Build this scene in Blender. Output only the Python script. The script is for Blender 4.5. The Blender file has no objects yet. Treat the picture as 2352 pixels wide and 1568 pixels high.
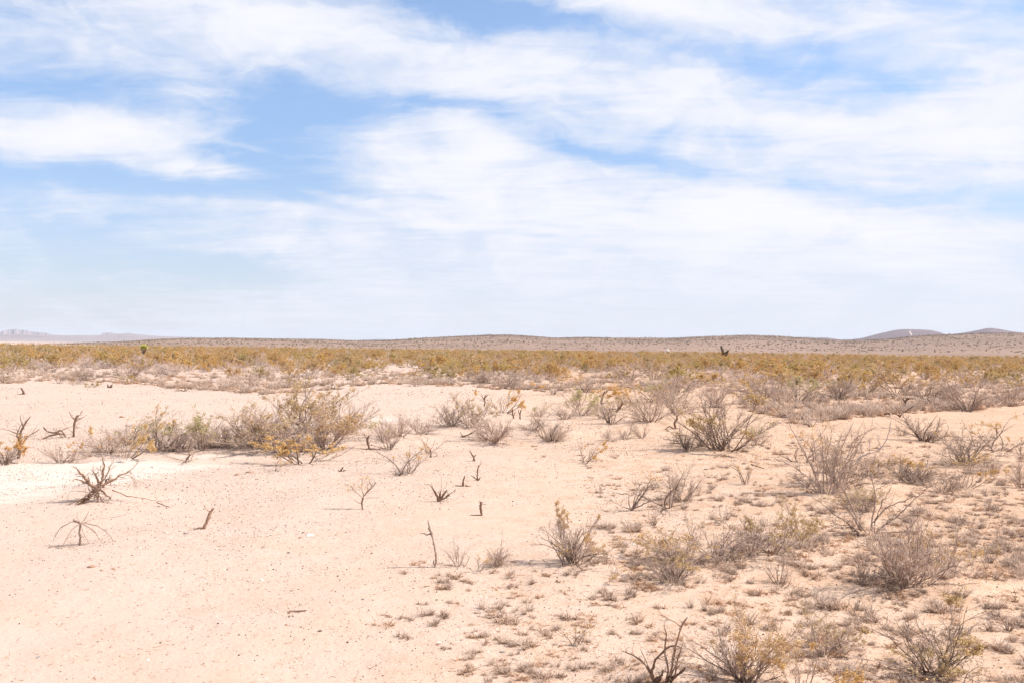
import bpy, math, random
import numpy as np
R = math.radians
rng = np.random.default_rng(11)
random.seed(11)
sc = bpy.context.scene
C = sc.collection

# ------------------------------------------------------------------ camera
H = 2.5                      # eye height
FPX = 2352 * 35 / 36         # focal length in units of a 2352 px wide frame
PITCH, ROLL = math.atan(12 / FPX), R(0.68)
fw = np.array([0, math.cos(PITCH), math.sin(PITCH)])
up0 = np.array([0, -math.sin(PITCH), math.cos(PITCH)])
rt0 = np.array([1.0, 0, 0])
rt = rt0 * math.cos(ROLL) + up0 * math.sin(ROLL)
up = up0 * math.cos(ROLL) - rt0 * math.sin(ROLL)
cd = bpy.data.cameras.new('camera'); cam = bpy.data.objects.new('camera', cd); C.objects.link(cam)
from mathutils import Matrix, Vector
m = Matrix((( rt[0], up[0], -fw[0], 0), (rt[1], up[1], -fw[1], 0), (rt[2], up[2], -fw[2], H), (0, 0, 0, 1)))
cam.matrix_world = m
cd.lens = 35; cd.sensor_width = 36; cd.clip_start = 0.1; cd.clip_end = 60000
sc.camera = cam

def ray(px, py):
    d = fw + (px - 1176) / FPX * rt + (784 - py) / FPX * up
    return d / np.linalg.norm(d)

def azel(px, py):
    d = ray(px, py)
    return math.atan2(d[0], d[1]), math.asin(d[2])

# ------------------------------------------------------------------ light and exposure
SUN_EL = R(47)
sc.view_settings.view_transform = 'Standard'; sc.view_settings.look = 'None'
sc.view_settings.gamma = 1.0; sc.view_settings.exposure = 0.63
sd = bpy.data.lights.new('sun', 'SUN'); sd.energy = 4.8; sd.angle = R(0.5); sd.color = (1.0, 0.95, 0.88)
so = bpy.data.objects.new('sun', sd); C.objects.link(so)
so.rotation_euler = Vector((math.cos(SUN_EL), -0.03, math.sin(SUN_EL))).to_track_quat('Z', 'Y').to_euler()

class NT:
    """small helper for node trees"""
    def __init__(s, tree): s.t = tree; s.n = tree.nodes; s.l = tree.links
    def node(s, typ, **kw):
        n = s.n.new(typ)
        for k, v in kw.items(): setattr(n, k, v)
        return n
    def set(s, sock, v):
        if isinstance(v, bpy.types.NodeSocket): s.l.new(v, sock)
        elif v is not None: sock.default_value = v
    def math(s, op, a, b=None, c=None, clamp=False):
        n = s.node('ShaderNodeMath', operation=op, use_clamp=clamp)
        s.set(n.inputs[0], a)
        if b is not None: s.set(n.inputs[1], b)
        if c is not None: s.set(n.inputs[2], c)
        return n.outputs[0]
    def vmath(s, op, a, b=None, out=0, scale=None):
        n = s.node('ShaderNodeVectorMath', operation=op)
        s.set(n.inputs[0], a)
        if b is not None: s.set(n.inputs[1], b)
        if scale is not None: s.set(n.inputs['Scale'], scale)
        return n.outputs[out]
    def mix(s, f, a, b):
        n = s.node('ShaderNodeMix', data_type='RGBA')
        s.set(n.inputs[0], f)
        for sock, v in ((n.inputs[6], a), (n.inputs[7], b)):
            if isinstance(v, tuple) and len(v) == 3: v = (*v, 1)
            s.set(sock, v)
        return n.outputs[2]
    def mapr(s, v, a, b, c=0.0, d=1.0, smooth=True):
        n = s.node('ShaderNodeMapRange'); n.interpolation_type = 'SMOOTHSTEP' if smooth else 'LINEAR'
        s.set(n.inputs[0], v); s.set(n.inputs[1], a); s.set(n.inputs[2], b); s.set(n.inputs[3], c); s.set(n.inputs[4], d)
        return n.outputs[0]
    def noise(s, vec, scale, detail=4, rough=0.55, dist=0.0, out=0):
        n = s.node('ShaderNodeTexNoise')
        s.set(n.inputs['Vector'], vec); s.set(n.inputs['Scale'], scale); s.set(n.inputs['Detail'], detail)
        s.set(n.inputs['Roughness'], rough); s.set(n.inputs['Distortion'], dist)
        return n.outputs[out]
    def mapping(s, vec, loc=(0,0,0), rot=(0,0,0), scale=(1,1,1), typ='POINT'):
        n = s.node('ShaderNodeMapping', vector_type=typ)
        s.set(n.inputs[0], vec); n.inputs[1].default_value = loc; n.inputs[2].default_value = rot; n.inputs[3].default_value = scale
        return n.outputs[0]
    def xyz(s, vec):
        n = s.node('ShaderNodeSeparateXYZ'); s.set(n.inputs[0], vec); return n.outputs
    def comb(s, x, y, z=0.0):
        n = s.node('ShaderNodeCombineXYZ'); s.set(n.inputs[0], x); s.set(n.inputs[1], y); s.set(n.inputs[2], z); return n.outputs[0]
    def blob(s, vec, cx, cy, rx, ry, rot=0.0):
        """soft ellipse exp(-r^2)"""
        q = s.mapping(vec, (cx, cy, 0), (0, 0, rot), (rx, ry, 1), 'TEXTURE')
        l = s.vmath('LENGTH', q, out=1)
        return s.math('POWER', 2.71828, s.math('MULTIPLY', s.math('MULTIPLY', l, l), -1.0))

# ------------------------------------------------------------------ sky: physical sky with a layer of cirrus
w = bpy.data.worlds.new('World'); sc.world = w; w.use_nodes = True
T = NT(w.node_tree); T.n.clear()
sky = T.node('ShaderNodeTexSky', sky_type='NISHITA', sun_disc=False, sun_elevation=SUN_EL, sun_rotation=R(90),
             air_density=1.0, dust_density=0.6, ozone_density=1.5)
tc = T.node('ShaderNodeTexCoord')
D = tc.outputs['Generated']
dx, dy, dz = T.xyz(D)[:3]
el = T.math('ARCSINE', dz)
az = T.math('ARCTAN2', dx, dy)
P0 = T.comb(az, el, 0.0)
# coordinates on the cloud sheet overhead
inv = T.math('DIVIDE', 1.0, T.math('ADD', T.math('MAXIMUM', dz, 0.0), 0.10))
Q = T.comb(T.math('MULTIPLY', dx, inv), T.math('MULTIPLY', dy, inv), 0.0)
Qr = T.mapping(Q, rot=(0, 0, R(22)), scale=(0.8, 1.5, 1))
# domain warp
wn = T.noise(T.mapping(P0, scale=(5, 11, 1)), 1.0, 5, 0.6, out=1)
wv = T.vmath('MULTIPLY', T.vmath('SUBTRACT', wn, (0.5, 0.5, 0.5)), (0.13, 0.062, 0))
P = T.vmath('ADD', P0, wv)
holes = [  # x, y, half width, half height, tilt (deg, + = right end up), depth      (clear patches)
 (760, 250, 230, 48, -4, 1.05), (980, 235, 150, 26, -8, .7), (650, 340, 130, 65, 0, .85),
 (200, 425, 420, 34, -1, .95), (640, 425, 190, 32, 2, .55), (60, 330, 90, 60, 0, .25),
 (150, 190, 260, 60, -8, .62), (1020, 20, 200, 34, -6, .75), (1260, 55, 260, 30, -9, .6), (2330, 5, 300, 30, 0, .35),
 (1760, 135, 260, 28, -9, .65), (2090, 190, 150, 30, 4, .8), (1900, 110, 120, 22, -8, .3), (1400, 355, 260, 22, -10, .55), (1290, 340, 90, 26, -6, .4),
 (2230, 455, 240, 22, -9, .60), (2320, 490, 100, 24, 0, .45), (560, 615, 190, 22, -8, .85), (100, 560, 300, 110, 0, .5), (330, 620, 320, 70, 0, .35), (700, 370, 260, 50, -4, .35), (1120, 250, 90, 26, -10, .5),
 (1620, 706, 160, 8, 0, .40), (840, 738, 120, 5, 0, .2), (30, 700, 300, 60, 0, .2), (1010, 455, 130, 10, 0, .3),
]
clouds = [
 (300, 330, 250, 50, 6, .5), (470, 385, 130, 24, -10, .5), (180, 310, 140, 50, 0, .3), (1060, 330, 190, 70, -18, .6), (1080, 255, 60, 40, 30, .4), (930, 400, 260, 55, -10, .45),
 (600, 330, 160, 9, -8, .45), (780, 460, 160, 14, -12, .45), (850, 130, 600, 60, -6, .35), (1700, 560, 700, 110, 0, .45),
 (2150, 330, 300, 80, 0, .4), (600, 490, 500, 20, -2, .35), (450, 200, 110, 60, 60, .3), (1480, 200, 260, 50, -12, .6), (2260, 180, 130, 60, 0, .6), (1750, 500, 500, 60, -5, .5), (1950, 260, 300, 30, -4, .5), (1500, 20, 300, 24, -10, .5), (2000, 50, 300, 30, -8, .3), (520, 20, 260, 40, 0, .4),
]
cov = None
def acc(lst, sign):
    global cov
    for (x, y, rx, ry, tl, k) in lst:
        a, e = azel(x, y)
        b = T.blob(P, a, e, rx / FPX, ry / FPX, R(tl))
        cov = T.math('MULTIPLY_ADD', b, sign * k, cov if cov is not None else 0.84)
acc(holes, -1); acc(clouds, 1)
f1 = T.noise(T.mapping(Qr, loc=(3.1, 1.7, 0)), 1.5, 9, 0.60, 0.8)
f2 = T.noise(T.mapping(Qr, loc=(9, 4, 2), rot=(0, 0, R(-12)), scale=(1.1, 1.6, 1)), 2.2, 9, 0.58, 1.2)
P3 = T.vmath('ADD', P, T.vmath('MULTIPLY', T.vmath('SUBTRACT', T.noise(P0, 24, 4, 0.6, out=1), (0.5, 0.5, 0.5)), (0.030, 0.024, 0)))
f3 = T.noise(T.mapping(P3, rot=(0, 0, R(9)), scale=(9, 21, 1)), 1.0, 10, 0.60, 0.7)
d = T.math('MULTIPLY_ADD', T.math('SUBTRACT', f1, 0.5), 1.0, cov)
d = T.math('MULTIPLY_ADD', T.math('SUBTRACT', f2, 0.5), 1.3, d)
d = T.math('MULTIPLY_ADD', T.math('SUBTRACT', f3, 0.5), 2.1, d)
dens = T.mapr(d, -0.05, 1.40, 0.03, 1.0)
hz = T.mapr(el, -0.01, 0.20, 1.0, 0.0)             # thickening toward the horizon
hz2 = T.math('MULTIPLY', hz, T.mapr(az, -0.5, 0.3, 0.42, 0.85))
dens = T.math('ADD', hz2, T.math('MULTIPLY', dens, T.math('SUBTRACT', 1.0, hz2)))
lowg = T.mapr(el, 0.02, 0.33, 0.0, 1.0)
SKYGAIN = T.vmath('MULTIPLY', sky.outputs[0], T.mix(lowg, (0.61, 0.66, 0.84), (0.98, 1.02, 1.10)))
cl_lo, cl_hi = (4.7, 4.9, 5.5), (5.45, 5.45, 5.75)
thick = T.math('MULTIPLY', T.mapr(d, 0.8, 2.0), T.mapr(el, 0.0, 0.12, 0.35, 1.0))
cloudc = T.mix(thick, cl_lo, cl_hi)
col = T.mix(dens, SKYGAIN, cloudc)
bg = T.node('ShaderNodeBackground'); T.set(bg.inputs[0], col); bg.inputs[1].default_value = 0.1165
wo = T.node('ShaderNodeOutputWorld'); T.l.new(bg.outputs[0], wo.inputs[0])

# ------------------------------------------------------------------ helpers
def tag(o, label=None, cat=None, group=None, kind=None):
    if label and len(label.split()) > 16: print('LONG', len(label.split()), label)
    if label: o['label'] = label
    if cat: o['category'] = cat
    if group: o['group'] = group
    if kind: o['kind'] = kind
    return o

def mesh_from(name, verts, faces_flat, nside, mat=None, tone=None, smooth=False):
    """verts (n,3); faces_flat (m,nside) int"""
    me = bpy.data.meshes.new(name)
    verts = np.asarray(verts, np.float32); f = np.asarray(faces_flat, np.int32)
    me.vertices.add(len(verts)); me.vertices.foreach_set('co', verts.ravel())
    me.loops.add(f.size); me.loops.foreach_set('vertex_index', f.ravel())
    me.polygons.add(len(f)); me.polygons.foreach_set('loop_start', np.arange(0, f.size, nside, dtype=np.int32))
    me.polygons.foreach_set('loop_total', np.full(len(f), nside, np.int32))
    if smooth: me.polygons.foreach_set('use_smooth', np.ones(len(f), bool))
    if tone is not None:
        a = me.attributes.new('tone', 'FLOAT', 'POINT'); a.data.foreach_set('value', np.asarray(tone, np.float32))
    me.update(calc_edges=True)
    if mat: me.materials.append(mat)
    return me

def link(name, me, parent=None):
    o = bpy.data.objects.new(name, me); C.objects.link(o)
    if parent: o.parent = parent
    return o

def empty(name, loc=(0, 0, 0), rz=0.0, s=1.0):
    o = bpy.data.objects.new(name, None); C.objects.link(o)
    o.empty_display_size = 0.1
    o.location = loc; o.rotation_euler = (0, 0, rz); o.scale = (s, s, s) if np.isscalar(s) else s
    return o

# value noise in numpy for the terrain
_perm = np.random.default_rng(3).random((64, 64))
def vnoise(x, y):
    xi = np.floor(x).astype(int); yi = np.floor(y).astype(int); fx = x - xi; fy = y - yi
    fx = fx * fx * (3 - 2 * fx); fy = fy * fy * (3 - 2 * fy)
    g = lambda a, b: _perm[a % 64, b % 64]
    return (g(xi, yi) * (1 - fx) + g(xi + 1, yi) * fx) * (1 - fy) + (g(xi, yi + 1) * (1 - fx) + g(xi + 1, yi + 1) * fx) * fy - 0.5
def fbm(x, y, o=4):
    s = 0; a = 1
    for i in range(o): s = s + a * vnoise(x * 2 ** i + 17 * i, y * 2 ** i + 5 * i); a *= 0.5
    return s

mounds = []   # (x, y, radius, height) little sand mounds the shrubs stand on
def zt(x, y):
    x = np.asarray(x, float); y = np.asarray(y, float)
    r = np.hypot(x, y)
    z = 0.16 * fbm(x / 9, y / 9, 3) + 0.05 * fbm(x / 1.6 + 9, y / 1.6, 3)
    z = z * np.clip(r / 8, 0.3, 1) + 0.5 * fbm(x / 70 + 3, y / 70, 2) * np.clip((r - 60) / 200, 0, 1)
    # the dry wash: a shallow channel with a low bank
    cy = 20.5 + 0.55 * (x + 11) + 0.9 * np.sin(x * 0.35)
    z = z - 0.16 * np.exp(-((y - cy) / 2.6) ** 2) * np.clip((6 - x) / 8, 0, 1)
    for (mx, my, mr, mh) in mounds:
        z = z + mh * np.exp(-((x - mx) ** 2 + (y - my) ** 2) / mr ** 2)
    return z

def at(px, py):
    d = ray(px, py); z = 0.0
    for _ in range(4):
        t = (z - H) / min(d[2], -1e-4); x, y = d[0] * t, d[1] * t; z = float(zt(x, y))
    return np.array([x, y, z])
def mpp(p):     # metres per photo pixel at a point
    return math.hypot(p[0], p[1]) / FPX

def principled(name, rough=0.9, spec=0.2):
    m = bpy.data.materials.new(name); m.use_nodes = True
    t = NT(m.node_tree); b = t.n['Principled BSDF']
    b.inputs['Roughness'].default_value = rough; b.inputs['Specular IOR Level'].default_value = spec
    return m, t, b

# ------------------------------------------------------------------ materials
def bark_mat(name, dark, light, rand=0.35):
    m, t, b = principled(name, 0.85, 0.15)
    at_ = t.node('ShaderNodeAttribute', attribute_name='tone')
    oi = t.node('ShaderNodeObjectInfo')
    co = t.node('ShaderNodeTexCoord')
    n = t.noise(co.outputs['Object'], 40, 3, 0.7)
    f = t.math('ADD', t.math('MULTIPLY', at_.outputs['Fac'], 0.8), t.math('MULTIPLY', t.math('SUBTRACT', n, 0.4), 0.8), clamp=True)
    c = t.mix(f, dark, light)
    h = t.node('ShaderNodeHueSaturation'); t.set(h.inputs['Color'], c)
    t.set(h.inputs['Value'], t.math('MULTIPLY_ADD', oi.outputs['Random'], rand, 1 - rand / 2))
    t.set(b.inputs['Base Color'], h.outputs[0])
    return m
def leaf_mat(name, cols, trans=0.35):
    m, t, b = principled(name, 0.7, 0.25)
    at_ = t.node('ShaderNodeAttribute', attribute_name='tone')
    oi = t.node('ShaderNodeObjectInfo')
    r = t.node('ShaderNodeValToRGB'); el_ = r.color_ramp.elements
    el_[0].position = 0; el_[0].color = (*cols[0], 1); el_[1].position = 1; el_[1].color = (*cols[-1], 1)
    for i, c in enumerate(cols[1:-1]):
        e = el_.new((i + 1) / (len(cols) - 1)); e.color = (*c, 1)
    t.set(r.inputs[0], oi.outputs['Random'])
    h = t.node('ShaderNodeHueSaturation'); t.set(h.inputs['Color'], r.outputs[0])
    t.set(h.inputs['Value'], t.math('MULTIPLY_ADD', at_.outputs['Fac'], 0.75, 0.65))
    t.set(h.inputs['Hue'], t.math('MULTIPLY_ADD', at_.outputs['Fac'], 0.025, 0.479))
    t.set(b.inputs['Base Color'], h.outputs[0])
    tr = t.node('ShaderNodeBsdfTranslucent'); t.set(tr.inputs[0], h.outputs[0])
    mx = t.node('ShaderNodeMixShader'); mx.inputs[0].default_value = trans
    t.l.new(b.outputs[0], mx.inputs[1]); t.l.new(tr.outputs[0], mx.inputs[2])
    t.l.new(mx.outputs[0], t.n['Material Output'].inputs[0])
    return m
M = {}
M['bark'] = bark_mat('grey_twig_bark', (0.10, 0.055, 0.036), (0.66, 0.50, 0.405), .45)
M['bark_pale'] = bark_mat('silver_dead_wood', (0.22, 0.17, 0.15), (0.66, 0.56, 0.52), 0.15)
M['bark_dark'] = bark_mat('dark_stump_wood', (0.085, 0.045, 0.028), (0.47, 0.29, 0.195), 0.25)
M['bark_far'] = bark_mat('far_grey_twig', (0.19, 0.12, 0.085), (0.68, 0.53, 0.45), 0.6)
M['gold'] = leaf_mat('gold_olive_leaf', [(0.57, 0.39, 0.18), (0.61, 0.44, 0.22), (0.55, 0.41, 0.20), (0.52, 0.39, 0.19), (0.58, 0.40, 0.21)])
M['gold_far'] = leaf_mat('scrub_leaf', [(0.56, 0.37, 0.13), (0.63, 0.43, 0.14), (0.52, 0.36, 0.15), (0.52, 0.42, 0.13), (0.58, 0.39, 0.16), (0.54, 0.40, 0.20), (0.42, 0.34, 0.13), (0.58, 0.37, 0.13)])
M['rust'] = leaf_mat('rusty_gold_leaf', [(0.62, 0.39, 0.14), (0.66, 0.44, 0.16), (0.62, 0.45, 0.20)])
M['green'] = leaf_mat('pale_green_leaf', [(0.48, 0.44, 0.17), (0.50, 0.44, 0.22), (0.44, 0.43, 0.15)])
M['straw'] = bark_mat('straw_blade', (0.30, 0.19, 0.13), (0.66, 0.53, 0.44), 0.3)
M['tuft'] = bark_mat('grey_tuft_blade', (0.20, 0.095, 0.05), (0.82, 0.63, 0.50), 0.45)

# ------------------------------------------------------------------ branching plants, vectorised
def unit(v): return v / np.maximum(np.linalg.norm(v, axis=-1, keepdims=True), 1e-9)

def grow(start, direc, length, k, r0, r1, wob=0.25, trop=0.0, g=None):
    """n curved branches of k points: start (n,3), direction (n,3), length (n,)"""
    g = g or rng; n = len(start); P_ = np.zeros((n, k, 3)); P_[:, 0] = start; dcur = unit(direc)
    st = (np.asarray(length) / (k - 1))[:, None]
    curl = g.normal(0, wob * 0.5, (n, 3))
    for i in range(1, k):
        dcur = unit(dcur + g.normal(0, wob, (n, 3)) * 0.6 + curl + np.array([0, 0, trop]))
        P_[:, i] = P_[:, i - 1] + dcur * st
    rad = np.asarray(r0)[:, None] * (1 - np.linspace(0, 1, k))[None] + np.asarray(r1)[:, None] * np.linspace(0, 1, k)[None]
    return P_, rad

def sprout(P_, rad, nper, lo, hi, lenf, spread, k, rf=0.6, wob=0.3, trop=0.05, g=None, rmin=0.0012, pl=None):
    """children on each parent polyline between fractions lo..hi"""
    g = g or rng; n, kk, _ = P_.shape; m_ = n * nper
    idx = np.repeat(np.arange(n), nper)
    t = g.uniform(lo, hi, m_) * (kk - 1); i0 = np.minimum(t.astype(int), kk - 2); fr = (t - i0)[:, None]
    A, B = P_[idx, i0], P_[idx, i0 + 1]; s = A * (1 - fr) + B * fr
    dr = unit(unit(B - A) + g.normal(0, spread, (m_, 3)))
    plen = np.linalg.norm(P_[:, -1] - P_[:, 0], axis=1)[idx] if pl is None else pl
    L = plen * lenf * g.uniform(0.5, 1.3, m_) * (1.15 - 0.5 * t / (kk - 1))
    r0 = np.maximum((rad[idx, i0] * (1 - fr[:, 0]) + rad[idx, i0 + 1] * fr[:, 0]) * rf, rmin)
    return grow(s, dr, L, k, r0, np.maximum(r0 * 0.45, rmin * 0.7), wob, trop, g)

def tubes(batches, sides=3):
    V, F, Tn = [], [], []; off = 0
    for (P_, rad, tone) in batches:
        n, k, _ = P_.shape
        if n == 0: continue
        tan = np.empty_like(P_); tan[:, 1:-1] = P_[:, 2:] - P_[:, :-2]; tan[:, 0] = P_[:, 1] - P_[:, 0]; tan[:, -1] = P_[:, -1] - P_[:, -2]
        tan = unit(tan); ref = np.where(np.abs(tan[:, :1, 2:3]) > 0.9, np.array([1.0, 0, 0]), np.array([0, 0, 1.0])) * np.ones((n, k, 1))
        a = unit(np.cross(tan, ref)); b = np.cross(tan, a)
        ang = np.arange(sides) * 2 * math.pi / sides
        ring = P_[:, :, None, :] + rad[:, :, None, None] * (np.cos(ang)[:, None] * a[:, :, None, :] + np.sin(ang)[:, None] * b[:, :, None, :])
        V.append(ring.reshape(-1, 3))
        ids = (np.arange(n * k * sides).reshape(n, k, sides) + off)
        q0 = ids[:, :-1, :]; q1 = ids[:, 1:, :]
        f = np.stack([q0, np.roll(q0, -1, 2), np.roll(q1, -1, 2), q1], -1).reshape(-1, 4)
        F.append(f); off += n * k * sides
        tv = np.asarray(tone, float)
        Tn.append(np.repeat(tv.ravel(), sides) if tv.ndim == 2 else np.repeat(tv if tv.ndim else np.full(n, tv), k * sides))
    return np.concatenate(V), np.concatenate(F), np.concatenate(Tn)

def leaf_quads(pts, size, g=None, clump=0.02, per=1, upw=0.3):
    g = g or rng; pts = np.repeat(pts, per, 0); n = len(pts); c = pts + g.normal(0, clump, (n, 3))
    a = unit(g.normal(0, 1, (n, 3)) + np.array([0, 0, upw])); b = unit(np.cross(a, g.normal(0, 1, (n, 3))))
    s = (size * g.uniform(0.6, 1.4, n))[:, None]
    V = np.stack([c - a * s * 0.2, c + b * s * 0.42 + a * s * .35, c + a * s, c - b * s * 0.42 + a * s * .35], 1).reshape(-1, 3)
    F = np.arange(4 * n).reshape(n, 4)
    return V, F, np.repeat(g.random(n), 4)

def pts_on(P_, lo, hi, per, g=None):
    g = g or rng; n, k, _ = P_.shape; idx = np.repeat(np.arange(n), per); t = g.uniform(lo, hi, n * per) * (k - 1)
    i0 = np.minimum(t.astype(int), k - 2); fr = (t - i0)[:, None]
    return P_[idx, i0] * (1 - fr) + P_[idx, i0 + 1] * fr

def bush_geo(seed, nst=22, sub=6, twig=4, tilt=0.75, stemr=0.011, wob=0.19, leaf=2, leafsize=0.02, lo=0.45, flat=1.0, gaps=0.0, fine=1.0, trop=0.05, pale=0.0, crown=0.36):
    """a shrub about 1 m tall: stems fanning out of one crown, side branches, twigs, leaves near the tips"""
    g = np.random.default_rng(seed)
    ph = g.uniform(0, 2 * math.pi, nst); th = (tilt * 1.25 * np.sqrt(g.random(nst)) + g.normal(0, 0.08, nst)).clip(0.03, 1.42)
    d0 = np.stack([np.sin(th) * np.cos(ph), np.sin(th) * np.sin(ph) * flat, np.cos(th)], 1)
    st = np.stack([0.06 * np.cos(ph), 0.06 * np.sin(ph), np.full(nst, -0.03)], 1) * g.uniform(0.2, 1.6, (nst, 1))
    lob = g.uniform(0, 6.28); th = (th * (1 + 0.38 * np.cos(ph - lob))).clip(0.03, 1.5)
    d0 = np.stack([np.sin(th) * np.cos(ph), np.sin(th) * np.sin(ph) * flat, np.cos(th)], 1)
    L = g.uniform(0.5, 1.12, nst) * (1 - 0.12 * th) * (0.85 + 0.5 * vnoise(ph * 1.3 + seed, ph * 0 + seed * .37))
    S = grow(st, d0, L, 8, stemr * g.uniform(0.6, 1.3, nst), np.full(nst, stemr * 0.22), wob, trop, g)
    A = sprout(*S, sub, 0.22, 0.95, 0.42, 0.42, 5, 0.6, wob, 0.06, g, rmin=0.0028 * fine)
    B = sprout(*A, twig, 0.2, 1.0, 0.5, 0.5, 4, 0.65, wob * 1.3, 0.04, g, rmin=0.0021 * fine)
    Cc = sprout(*B, 2, 0.2, 1.0, 0.5, 0.6, 3, 0.7, wob * 1.3, 0.0, g, rmin=0.0016 * fine)
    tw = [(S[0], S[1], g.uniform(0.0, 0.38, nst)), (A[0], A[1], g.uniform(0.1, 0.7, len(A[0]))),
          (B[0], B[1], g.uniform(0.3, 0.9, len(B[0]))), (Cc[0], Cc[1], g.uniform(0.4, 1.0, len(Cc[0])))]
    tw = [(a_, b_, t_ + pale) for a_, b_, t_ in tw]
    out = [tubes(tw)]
    if leaf:
        src = np.concatenate([pts_on(B[0], lo, 1, leaf, g), pts_on(Cc[0], 0.3, 1, leaf, g)])
        if gaps:                                     # leaves only on some sides of the plant
            q = vnoise(src[:, 0] * 3.1 + seed, src[:, 2] * 3.1 + src[:, 1] * 2.0 + seed)
            src = src[q > gaps - 0.45]
        rr = np.linalg.norm(src, axis=1); zc_ = src[:, 2] / np.percentile(src[:, 2], 97)
        src = src[(rr > 0.42) & (zc_ > crown + g.normal(0, .10, len(src)))]
        out.append(leaf_quads(src, leafsize, g, 0.012, 2))
    return out

def make_variant(kind, seed, **kw):
    lm = kw.pop('lm', 'gold'); bm = kw.pop('bm', 'bark')
    g = bush_geo(seed, **kw)
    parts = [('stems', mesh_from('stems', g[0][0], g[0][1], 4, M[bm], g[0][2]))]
    if len(g) > 1: parts.append(('foliage', mesh_from('foliage', g[1][0], g[1][1], 4, M[lm], g[1][2])))
    zs = g[0][0]; hgt = np.percentile(zs[:, 2], 99.3); wid = np.percentile(zs[:, 0], 99) - np.percentile(zs[:, 0], 1)
    return dict(kind=kind, parts=parts, h=hgt, w=wid)

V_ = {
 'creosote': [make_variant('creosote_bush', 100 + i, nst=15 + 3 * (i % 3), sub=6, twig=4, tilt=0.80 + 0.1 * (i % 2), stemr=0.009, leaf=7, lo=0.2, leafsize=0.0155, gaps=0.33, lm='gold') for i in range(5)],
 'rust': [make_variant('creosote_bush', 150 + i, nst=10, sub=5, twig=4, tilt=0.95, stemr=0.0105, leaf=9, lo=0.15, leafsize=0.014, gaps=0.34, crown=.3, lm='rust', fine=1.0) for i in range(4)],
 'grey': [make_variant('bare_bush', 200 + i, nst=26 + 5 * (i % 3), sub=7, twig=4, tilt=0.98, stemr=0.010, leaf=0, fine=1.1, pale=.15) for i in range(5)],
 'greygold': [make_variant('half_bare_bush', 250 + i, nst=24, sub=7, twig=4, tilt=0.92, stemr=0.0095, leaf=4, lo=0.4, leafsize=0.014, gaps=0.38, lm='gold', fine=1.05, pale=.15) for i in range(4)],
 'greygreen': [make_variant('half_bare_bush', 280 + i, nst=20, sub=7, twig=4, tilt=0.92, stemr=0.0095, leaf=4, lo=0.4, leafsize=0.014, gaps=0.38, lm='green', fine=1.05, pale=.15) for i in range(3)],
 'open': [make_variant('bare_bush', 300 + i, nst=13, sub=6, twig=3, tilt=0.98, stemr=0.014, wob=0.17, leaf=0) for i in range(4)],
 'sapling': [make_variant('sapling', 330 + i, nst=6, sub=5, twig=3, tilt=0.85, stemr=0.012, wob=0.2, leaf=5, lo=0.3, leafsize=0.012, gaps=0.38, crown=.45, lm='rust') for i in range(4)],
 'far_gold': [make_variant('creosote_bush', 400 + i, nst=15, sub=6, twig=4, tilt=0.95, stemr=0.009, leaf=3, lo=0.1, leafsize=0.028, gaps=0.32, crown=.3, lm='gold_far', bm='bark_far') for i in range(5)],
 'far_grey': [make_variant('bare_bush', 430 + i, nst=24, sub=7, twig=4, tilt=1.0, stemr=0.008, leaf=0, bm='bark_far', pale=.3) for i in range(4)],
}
def place(kind, px, py, wpx, hpx, label, name=None, group=None, var=None, cat='bush', rz=None, lean=0.0):
    v = V_[kind][(var if var is not None else int(rng.integers(99))) % len(V_[kind])]
    p = at(px, py); s = mpp(p)
    sx = wpx * s / v['w'] * 1.25; sz = hpx * s / v['h'] * 0.98
    e = empty(name or v['kind'], (p[0], p[1], p[2] - 0.01), rng.uniform(0, 6.28) if rz is None else rz, (sx, sx, sz))
    e.rotation_euler[1] = lean
    tag(e, label, cat, group)
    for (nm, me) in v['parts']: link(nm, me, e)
    return e

# ------------------------------------------------------------------ ground
for (mx, my, r_, h_) in [(215, 1140, 1.0, .16), (1905, 1122, 1.6, .14), (2080, 1335, .9, .08), (1650, 1290, 1.3, .10), (1665, 1025, 1.6, .16), (1520, 1562, .45, .09), (700, 1000, 2.6, .22),
                         (1100, 985, 2.2, .16), (1300, 1300, .8, .05), (1262, 1000, 1.6, .14), (1340, 1055, 1.2, .10), (1500, 970, 2.2, .14), (2220, 1060, 1.5, .12), (1700, 1560, .6, .06)]:
    q = at(mx, my); mounds.append((q[0], q[1], r_, h_))

def ground_mesh():
    th = np.concatenate([np.linspace(-180, -36, 40, endpoint=False), np.linspace(-36, 36, 560, endpoint=False), np.linspace(36, 180, 40, endpoint=False)])
    rr = np.concatenate([np.geomspace(0.6, 5.5, 14, endpoint=False), np.geomspace(5.5, 90, 420, endpoint=False), np.geomspace(90, 12000, 90)])
    a = np.radians(th); X = np.outer(rr, np.sin(a)); Y = np.outer(rr, np.cos(a)); Z = zt(X, Y)
    nr, na = X.shape; V = np.stack([X, Y, Z], -1).reshape(-1, 3); V = np.concatenate([V, [[0, 0, float(zt(0, 0))]]])
    ids = np.arange(nr * na).reshape(nr, na); q = np.stack([ids[:-1], np.roll(ids, -1, 1)[:-1], np.roll(ids, -1, 1)[1:], ids[1:]], -1).reshape(-1, 4)
    cap = np.stack([np.full(na, nr * na), np.roll(ids[0], -1), ids[0], ids[0]], -1)
    me = mesh_from('ground', V, q[:, ::-1], 4, None, None, True)
    return me
m, t, b = principled('desert_sand', 0.95, 0.1)
geo = t.node('ShaderNodeNewGeometry'); pos = geo.outputs['Position']
big = t.noise(pos, 0.11, 4, 0.6); mid = t.noise(pos, 0.9, 5, 0.65); fine = t.noise(pos, 14, 5, 0.7)
px_, py_, pz_ = t.xyz(pos)[:3]
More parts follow.
